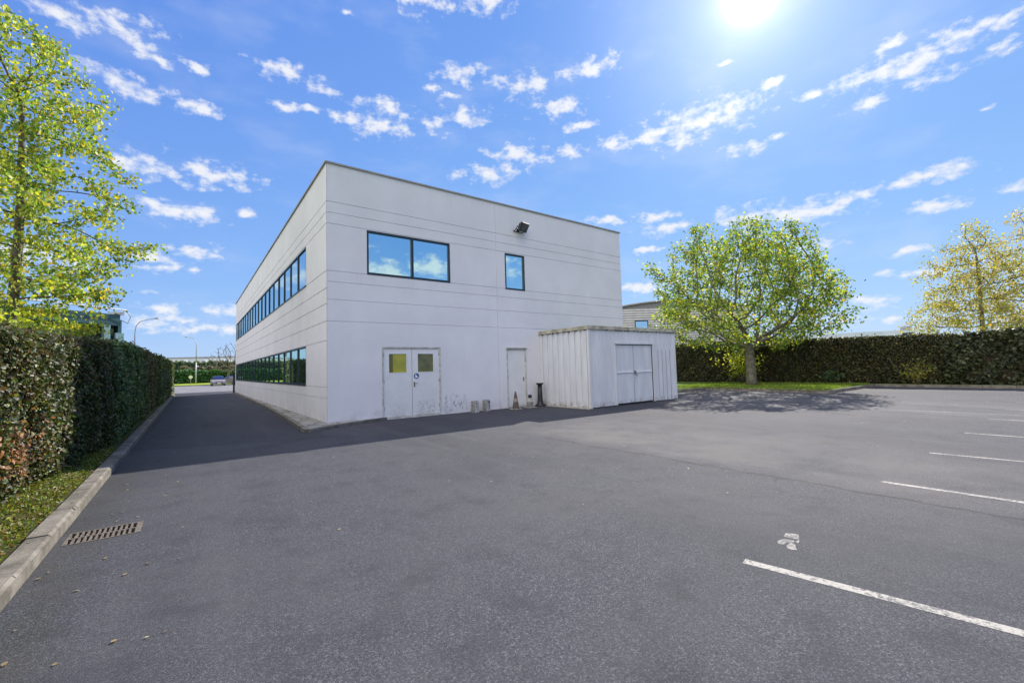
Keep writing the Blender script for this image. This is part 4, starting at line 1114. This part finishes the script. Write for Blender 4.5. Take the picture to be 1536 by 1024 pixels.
def lerp(tab):
    xs = [a for a, b in tab]; ys = [b for a, b in tab]
    return lambda s: np.interp(s, xs, ys)
lt = lerp([(-16, 2.10), (-6, 2.13), (-3, 2.22), (-.7, 2.33), (0, 2.36), (4, 2.48), (8, 2.56), (14, 2.60), (36, 2.75)])
def off_left(s, z):           # the face sits further back near the camera and bulges at shoulder height
    return np.interp(s, [-16, -9, -6, -3, -1, 33], [-.35, -.30, -.28, -.12, .05, .08]) + .10 * np.sin(np.clip((z - .1) / 2.1, 0, 1) * PI) 
def patch_left(P, c):
    d = ((P[:, 1] + 5.6) / .95) ** 2 + ((P[:, 2] - .65) / .35) ** 2
    m = (RNG.uniform(0, 1, len(P)) < np.exp(-d) * .5)
    c = c.copy(); c[m] = np.array([.40, .20, .10]) * RNG.uniform(.6, 1.3, (m.sum(), 1))
    m2 = (RNG.uniform(0, 1, len(P)) < .12) & (P[:, 2] > 1.3)
    c[m2] = np.array([.13, .085, .05]) * RNG.uniform(.6, 1.5, (m2.sum(), 1))
    return c
HG = [(.03, .055, .016), (.052, .085, .022), (.10, .125, .03), (.115, .12, .06), (.07, .048, .028), (.20, .23, .04)]
hedge('hedge', 'y', -4.62, 1, -13.2, -.55, lt, 1.25, .08, 2300, .052, HG, [3, 3, 1.6, 1.0, 2.0, .35], 'nearest hedge on the left, mixed green and brown with a patch of rusty dead leaves', 3, patch=patch_left, base_off=off_left, ends=(True, False))
hedge('hedge', 'y', -4.60, 1, -.6, 6.6, lt, 1.2, .08, 1200, .070, [(.05, .095, .035), (.08, .145, .05), (.13, .20, .08), (.20, .26, .13)], [3, 3, 1.4, .7], 'dense dark green laurel hedge after the rusty one on the left', 4, base_off=lambda s, z: .12 + .06 * np.sin(z * 1.5), ends=(True, True))
hedge('hedge', 'y', -4.60, 1, 6.5, 14.5, lt, 1.2, .08, 650, .085, [(.09, .10, .04), (.12, .10, .05), (.09, .13, .05)], [3, 2, 2], 'brownish hedge section halfway along the lane on the left', 6, base_off=lambda s, z: .07, ends=(False, True))
hedge('hedge', 'y', -4.50, 1, 14.5, 23.5, lt, 1.2, .08, 420, .105, [(.06, .10, .04), (.09, .14, .05), (.13, .17, .06)], [3, 3, 1], 'dark green hedge section on the left before the lane end', 7, base_off=lambda s, z: .10, ends=(True, True))
hedge('hedge', 'y', -4.42, 1, 23.5, 35.8, lt, 1.2, .08, 330, .12, [(.08, .11, .04), (.12, .14, .05), (.17, .17, .06)], [3, 2, 1], 'farthest hedge section on the left, ending at the road', 8, base_off=lambda s, z: .05, ends=(False, True))
rt = lerp([(-40, 2.5), (-11, 2.5), (-8.2, 2.55), (-6, 2.6), (0, 2.82), (6, 2.9), (16, 3.1)])
hedge('hedge', 'y', 26.35, -1, -9.0, 16, rt, 1.5, .1, 620, .095, [(.038, .042, .014), (.06, .052, .018), (.034, .056, .016), (.17, .15, .03)], [3, 2, 2, .6], 'long clipped dark hedge behind the round tree', 12, rough=.14)
hedge('hedge', 'y', 26.25, -1, -26, -8.7, lerp([(-26, 2.7), (-12, 2.62), (-9.5, 2.5), (-8.7, 2.2)]), 1.9, .1, 420, .15, [(.032, .042, .016), (.045, .06, .022), (.11, .125, .05), (.04, .04, .016)], [3, 3, 1, 1], 'bushier large leaved hedge at the right edge under the birches', 13, rough=.28)
# yellow leaved young shrub in front of the right hedge
def shrub(name, loc, R, Hh, n, size, cols, wts, label, seed):
    global RNG
    RNG = np.random.default_rng(seed); root = empty(name, loc, 0, label, 'shrub')
    mb = MB(); rr = random.Random(seed); tips = []
    for _ in range(14):
        a_ = rr.uniform(0, 2 * PI); e = rr.uniform(.3, 1.0); p = Vector((0, 0, 0)); d = Vector((math.cos(a_) * (1 - e) * 1.4, math.sin(a_) * (1 - e) * 1.4, 1)).normalized()
        pts = [p.copy()]
        for k in range(5):
            p = p + d * Hh * .19; d = (d + Vector((rr.uniform(-.25, .25), rr.uniform(-.25, .25), -.05))).normalized(); pts.append(p.copy())
            if k > 0: tips.append(p.copy())
        mb.tube(pts, [.012, .01, .008, .006, .004, .002], 4)
    mb.build('stems', M['bark'], root)
    T_ = np.array([list(k) for k in tips]); pick = T_[RNG.integers(0, len(T_), n)]
    P = pick + RNG.normal(0, R * .22, (n, 3)); P[:, 2] = np.abs(P[:, 2])
    leaf_mesh('foliage', P, RNG.normal(size=(n, 3)) + [0, 0, .6], size * RNG.uniform(.6, 1.3, n), palette(n, cols, wts), M['leaf'], root, droop=.3)
    return root
shrub('shrub', (25.75, -7.75, .1), .55, 1.1, 260, .12, [(.24, .22, .03), (.15, .18, .03)], [2, 1], 'yellow leaved young shrub at the foot of the right hedge', 61)
shrub('shrub', (24.9, .35, .1), .8, 2.3, 900, .13, [(.26, .32, .03), (.34, .34, .03)], [2, 1], 'bright suckering shrub glowing behind the round tree trunk', 62)
shrub('shrub', (25.7, -4.2, .1), .35, .7, 160, .15, [(.06, .11, .05), (.09, .15, .06)], [2, 1], 'low grey green shrub at the foot of the dark hedge right of the tree', 63)
shrub('shrub', (-5.35, -9.9, .08), .35, 1.4, 380, .085, [(.12, .2, .05), (.2, .27, .07)], [2, 1], 'fresh green shoots growing out of the hedge at the left edge', 64) if False else None
shrub('shrub', (-6.2, .6, 1.9), .55, 1.0, 520, .10, [(.34, .38, .04), (.24, .32, .04)], [2, 1], 'bright yellow green shoots rising from the top of the left hedge', 65)

# verge growth: low weeds, grass and dead leaves in front of the near hedge
def ground_cover(name, x0, x1, y0, y1, z, n, size, cols, wts, label, seed, up=.5, mat='grass_blade', aspect=.6):
    global RNG
    RNG = np.random.default_rng(seed)
    x = RNG.uniform(x0, x1, n); y = RNG.uniform(y0, y1, n)
    keep = wavy(x * 4, y * 3, 1.0, seed) > RNG.uniform(-1.1, .35, n)
    x, y = x[keep], y[keep]; m = len(x)
    P = np.stack([x, y, z + RNG.uniform(.0, .035, m)], 1)
    Nn = RNG.normal(size=(m, 3)) * [1, 1, .5] + [0, 0, up]
    o = leaf_mesh(name, P, Nn, size * RNG.uniform(.5, 1.3, m), palette(m, cols, wts, .25), M[mat], None, aspect=aspect)
    return tag(o, label, cat='ground cover', kind='stuff')
ground_cover('grass', -5.3, -4.36, -13.2, -1.2, .085, 26000, .038, [(.16, .22, .03), (.24, .26, .04), (.09, .14, .02), (.20, .12, .05), (.10, .07, .03)], [3, 2, 2, 1.2, 1], 'mossy grass and weeds between the left kerb and the hedge', 71, up=.7, aspect=.75)
ground_cover('grass', 19.3, 26.2, -5.75, 2.2, .11, 30000, .10, [(.14, .22, .025), (.22, .28, .03), (.09, .15, .02)], [3, 2, 2], 'short lawn on the island under the round tree', 72, up=.2, aspect=.35)
# fallen leaves: countless specks along the gutter and kerb
RNG = np.random.default_rng(81)
n = 420
x = np.concatenate([RNG.uniform(-4.1, -3.2, 110) , RNG.uniform(-4.5, -4.2, 90), RNG.uniform(14, 25, 120), RNG.uniform(-3, 14, 100)])
y = np.concatenate([RNG.uniform(-12, 8, 110), RNG.uniform(-11, 2, 90), RNG.uniform(-12, -5.8, 120), RNG.uniform(-12, -2.8, 100)])
zz = np.where(x < -4.155, .122, .008)
o = leaf_mesh('fallen_leaves', np.stack([x, y, zz], 1), RNG.normal(0, .12, (n, 3)) + [0, 0, 1], .035 * RNG.uniform(.4, 1.2, n), palette(n, [(.30, .22, .10), (.20, .13, .07), (.4, .36, .22)], [2, 2, 1]), M['hedge_leaf'])
tag(o, 'scattered dry fallen leaves on the asphalt and left kerb', cat='fallen leaves', kind='stuff')

# ------------------------------------------------------------------ far things, left
def lamp_post(loc, hgt, arm, rz, label):
    root = empty('street_lamp', loc, rz, label, 'street lamp', 'tall curved street lamps along the road')
    MB().tube([(0, 0, 0), (0, 0, hgt * .45)], [.13, .11], 10).build('base', M['galv'], root)
    pts = [(0, 0, hgt * .45)] + [(0, 0, hgt * .8)] + [(arm * .05, 0, hgt * .9), (arm * .22, 0, hgt * .96), (arm * .5, 0, hgt * .985), (arm * .85, 0, hgt)]
    MB().tube(pts, [.09, .075, .06, .055, .05, .045], 8).build('pole', M['galv'], root)
    MB().tube([(arm * .8, 0, hgt * 1.0), (arm * .9, 0, hgt * 1.005), (arm, 0, hgt * .998)], [.07, .16, .06], 8).build('lamp_head', M['galv'], root)
    return root
lamp_post((-9.35, 65.6, 0), 9.7, 3.0, math.radians(-30), 'street lamp left of the lane, its arm pointing right over the hedge')
lamp_post((-2.2, 95.2, .1), 9.4, 2.1, math.radians(155), 'more distant street lamp on the grass verge, its arm pointing left')
lamp_post((-3.0 + 5.2, 118, .1), 6.5, .9, math.radians(155), 'thin far street lamp seen above the parked car') 

def car(loc, rz, body_m, label, glass_m=None):
    root = empty('parked_car', loc, rz, label, 'car', 'cars parked by the road')
    sec = [(-.80, .32, .70), (-.84, .45, .80), (-.80, .62, .86)]   # y is length axis; profile extruded across x
    prof = [(-2.1, .28), (-2.12, .55), (-2.0, .82), (-1.3, .93), (1.05, .95), (1.95, .90), (2.08, .62), (2.08, .28)]
    def loft(prof, xw, mb, inset=0.06):
        k = len(prof); vs = []
        for x, t_ in ((-xw, 0), (-xw * .0 - xw, 0)): pass
        for sx_ in (-1, 1):
            for y_, z_ in prof: vs.append((sx_ * (xw - (.12 if z_ > 1.2 else .0) - (inset if z_ < .4 else 0)), y_, z_))
        mb.add(vs, [tuple(range(k)), tuple(range(2 * k - 1, k - 1, -1))] + [(i, (i + 1) % k, k + (i + 1) % k, k + i) for i in range(k)])
        return mb
    loft(prof, .86, MB()).build('body', body_m, root, bevel=.05)
    loft([(-1.15, .955), (-.45, 1.40), (.75, 1.44), (1.55, .955)], .80, MB()).build('window', glass_m or M['carglass'], root, bevel=.03)
    loft([(-.40, 1.43), (-.30, 1.47), (.65, 1.49), (.75, 1.445)], .72, MB()).build('roof', M['car_blue'], root, bevel=.02)
    for sx_ in (-1, 1):
        for y_ in (-1.3, 1.3):
            wm = Matrix.Translation((sx_ * .80, y_, .31)) @ Matrix.Rotation(PI / 2, 4, 'Y')
            wl = MB().lathe([(.31, -.09), (.31, .09)], 20, wm).build('wheel', M['rubber'], root)
            MB().lathe([(.18, -.095), (.18, .095)], 16, wm).build('rim', M['galv'], wl)
        MB().box(sx_ * .62 - .15, sx_ * .62 + .15, -2.135, -2.10, .60, .74).build('headlight', M['headlight'], root)
    MB().box(-.45, .45, -2.135, -2.11, .35, .50).build('grille', M['rubber'], root)
    MB().box(-.26, .26, -2.15, -2.136, .38, .48).build('number_plate', M['white_sign'], root)
    return root
car((.40, 70.0, 0), .03, M['silver'], 'small greyish car with blue roof and windscreen facing the camera at the lane end')
car((2.75, 73.5, 0), .5, M['car_grey'], 'darker car half hidden behind the building corner at the lane end')
# black post at the building's far corner carrying a small grey box
gp = empty('gate_post', (-.10, 31.55, 0), 0, 'black post with a small grey box at the far corner of the office building', 'post')
MB().box(-.07, .07, -.07, .07, 0, 1.75).build('post', M['black_metal'], gp)
MB().box(-.34, -.071, -.10, .10, 1.22, 1.42).build('box', M['galv'], gp, bevel=.02)
MB().lathe([(.075, 1.75), (.09, 1.80), (.05, 1.86)], 12).build('cap', M['black_metal'], gp)
# traffic sign
ts_ = empty('road_sign', (-3.05, 92.4, .1), 0, 'small round cream road sign on a short pole on the far verge', 'sign')
MB().tube([(0, 0, 0), (0, 0, 1.6)], .035, 8).build('pole', M['galv'], ts_)
MB().lathe([(.34, -.02), (.34, .02)], 24, Matrix.Translation((0, -.05, 1.35)) @ RX).build('plate', simple('cream_sign', (.75, .74, .45), .5, var=.05), ts_)
# long dark green hedge behind the far verge and scrub above it
def bushrow(name, x0, x1, y, hgt, dep, n, size, cols, wts, label, seed, cat='hedge', z0=.1):
    global RNG
    RNG = np.random.default_rng(seed); root = empty(name, ((x0 + x1) / 2, y, z0), 0, label, cat)
    cx = (x0 + x1) / 2; x = RNG.uniform(x0, x1, n) - cx
    top_ = hgt * (1 + .12 * wavy(x * .5, x * .31, 1, seed))
    q = RNG.uniform(0, 1, n); z = top_ * np.where(q < .75, RNG.uniform(0, 1, n), RNG.uniform(.9, 1.03, n)); yy = np.where(q < .75, RNG.normal(0, .12, n) + .15 * wavy(x, z, 1.5, seed), RNG.uniform(0, dep, n))
    leaf_mesh('foliage', np.stack([x, yy, z], 1), RNG.normal(size=(n, 3)) + [0, -.7, .5], size * RNG.uniform(.6, 1.3, n), palette(n, cols, wts, .2), M['hedge_leaf'], root, aspect=1.3)
    mb = MB(); k = 30
    pr = []
    for i in range(k + 1):
        xx_ = x0 - cx + (x1 - x0) * i / k; h_ = hgt * (1 + .12 * float(wavy(np.array(xx_ * .5), np.array(xx_ * .31), 1, seed))) * .94
        mb.v += [(xx_, .15, 0), (xx_, .2, h_), (xx_, dep - .1, h_), (xx_, dep, 0)]
    for i in range(k):
        for j in range(4): mb.f.append((i * 4 + j, i * 4 + (j + 1) % 4, (i + 1) * 4 + (j + 1) % 4, (i + 1) * 4 + j)); mb.smooth.append(True)
    mb.build('branch_core', M['twig'], root)
    return root
bushrow('hedge', -22, 16, 101, 2.7, 2.0, 9000, .42, [(.05, .14, .03), (.07, .18, .04), (.04, .10, .03)], [2, 2, 1], 'long bright green hedge across the road beyond the far verge', 91)
bushrow('thicket', -5, 22, 112, 3.6, 6, 5000, .5, [(.13, .11, .08), (.10, .12, .06), (.17, .14, .10)], [2, 2, 1], 'brownish scrubby thicket behind the far green hedge', 92, 'thicket')
bushrow('tree_line', -70, 80, 215, 6.8, 8, 9000, .9, [(.10, .15, .07), (.14, .18, .09), (.08, .12, .07)], [2, 2, 1], 'distant line of dark trees in front of the long pale building', 93, 'tree line', z0=1.0)
# long pale building on the horizon
fb = empty('warehouse', (-10, 255, 3), math.radians(-36 + 8), 'very long low pale warehouse with white panels on the horizon at left', 'building')
MB().box(-45, 60, 0, 30, 0, 7.6).build('wall', M['pale_wall'], fb)
MB().box(-45.3, 60.3, -.3, 30.3, 7.601, 8.1).build('roof', M['coping'], fb)
for (a_, b_, c1, d1) in ((-2, 0.8, 4.0, 6.6), (5, 7, 4.0, 6.6), (14.0, 17, 4.3, 6.6), (18.2, 20, 4.0, 6.4), (21.5, 24, 4.3, 6.8), (25, 28, 3.8, 6.6), (31, 33, 4.4, 6.8)):
    MB().box(a_, b_, -.25, -.001, c1, d1).build('panel', M['white'], fb)
# dark teal glazed building behind the left hedge
ca, sa_ = math.radians(0), 0
P1 = Vector((-8.81, 40.18, 0)); P2 = Vector((-16.27, 34.1, 0))
# facade runs from P1 (right corner) towards the camera side
dirn = (P2 - P1).normalized(); rz = math.atan2(dirn.y, dirn.x)
tb = empty('office_block', (P1.x, P1.y, 0), rz, 'dark teal glazed block with overhanging roof rail behind the left hedge', 'building')
MB().box(0, 26, -14, 0, 0, 6.35).build('wall', M['recess'], tb)
MB().box(-.25, 26, -14.2, .35, 6.351, 7.35).build('upper_fascia', M['darkglass'], tb)
MB().box(.5, 1.0, .002, .34, 0, 6.35).build('column', M['teal_light'], tb)
MB().box(-.7, -.001, -6, .2, 0, 5.7).build('side_bay', M['teal_light'], tb)
MB().box(-.55, -.26, -5, .1, 5.702, 6.9).build('side_glazing', M['darkglass'], tb)
mb = MB(); mb.tube([(-.5, .7, 7.8), (26, .7, 7.8)], .06, 6); mb.tube([(-.5, .7, 7.8), (-.95, .6, 7.2), (-.8, .45, 6.6), (-.3, .35, 6.9)], .04, 6)
for k in range(10): mb.tube([(-.2 + k * 2.8, .36, 7.34), (-.4 + k * 2.8, .7, 7.8)], .03, 5)
mb.build('roof_rail', M['galv'], tb)
MB().box(-.5, 0.2, -.3, .5, 7.351, 7.6).build('corner_cap', M['galv'], tb)

# ------------------------------------------------------------------ far things, right
P1 = Vector((31.6, 16.4, 0)); P2 = Vector((43.0, 8.3, 0)); dirn = (P2 - P1); Lb = dirn.length; rz = math.atan2(dirn.y, dirn.x)
sb_ = empty('slatted_building', (P1.x, P1.y, 0), rz, 'grey building clad in horizontal slats with a gently curved roof behind the round tree', 'building')
def rf(s): return 7.15 + .75 * math.sin(min(1, max(0, s / Lb)) * PI) ** .8
ns = 16; mb = MB()
poly = [(0, 0)] + [(Lb * i / ns, rf(Lb * i / ns)) for i in range(ns + 1)] + [(Lb, 0)]
k = len(poly); vs = [(x, 0, z) for x, z in poly] + [(x, 14, z) for x, z in poly]
mb.add(vs, [tuple(range(k)), tuple(range(2 * k - 1, k - 1, -1))] + [(i, (i + 1) % k, k + (i + 1) % k, k + i) for i in range(k)])
mb.build('wall', simple('slat_backing', (.20, .20, .21), .8), sb_)
mb = MB(); z = 2.4
while z < 7.1:
    for (xa, xb) in (((0, Lb),) if not (4.35 < z + .1 < 6.05) else ((0, 2.3), (3.7, Lb))):
        mb.box(xa, xb, -.06, -.002, z, z + .17)
    z += .24
mb.build('slats', M['slatgrey'], sb_)
wf = MB().box(2.3, 3.7, -.05, -.001, 4.45, 6.0).build('window', M['win_frame'], sb_)
MB().box(2.4, 3.6, -.058, -.051, 4.55, 5.85).build('pane', M['pane_side'], wf)
mb = MB()
for i in range(ns):
    a_, b_ = Lb * i / ns, Lb * (i + 1) / ns
    mb.add([(a_, -.25, rf(a_)), (b_, -.25, rf(b_)), (b_, -.25, rf(b_) + .12), (a_, -.25, rf(a_) + .12), (a_, 14, rf(a_)), (b_, 14, rf(b_)), (b_, 14, rf(b_) + .12), (a_, 14, rf(a_) + .12)],
           [(0, 1, 2, 3), (3, 2, 6, 7), (0, 4, 5, 1), (4, 7, 6, 5)])
mb.build('roof', M['coping'], sb_)
P1 = Vector((62.5, 13.0, 0)); P2 = Vector((77.4, 1.6, 0)); dirn = (P2 - P1); Lb = dirn.length; rz = math.atan2(dirn.y, dirn.x)
rb = empty('low_building', (P1.x, P1.y, 0), rz, 'long low pale blue building showing just above the right hedge', 'building')
MB().prism([(-22, 0), (Lb, 0), (Lb, 14), (-22, 14)], 0, 4.2).build('wall', M['beige'], rb)
mb = MB(); mb.add([(-22, -.3, 3.9), (Lb, -.3, 4.25), (Lb, -.3, 5.15), (-22, -.3, 4.35), (-22, 14, 3.9), (Lb, 14, 4.25), (Lb, 14, 5.15), (-22, 14, 4.35)], [(0, 1, 2, 3), (3, 2, 6, 7), (4, 7, 6, 5), (1, 5, 6, 2), (0, 3, 7, 4)])
mb.build('fascia', M['pale_wall2'], rb)
MB().box(Lb - 1.3, Lb - .5, .5, 1.5, 5.16, 5.7).build('roof_vent', M['galv'], rb)
MB().box(Lb - 2.6, Lb - 1.2, -.35, -.302, 4.3, 4.75).build('dark_sign', M['win_frame'], rb)
MB().tube([(-2, 1, 4.3), (-2, 1, 5.2)], .06, 6).build('chimney', M['galv'], rb)
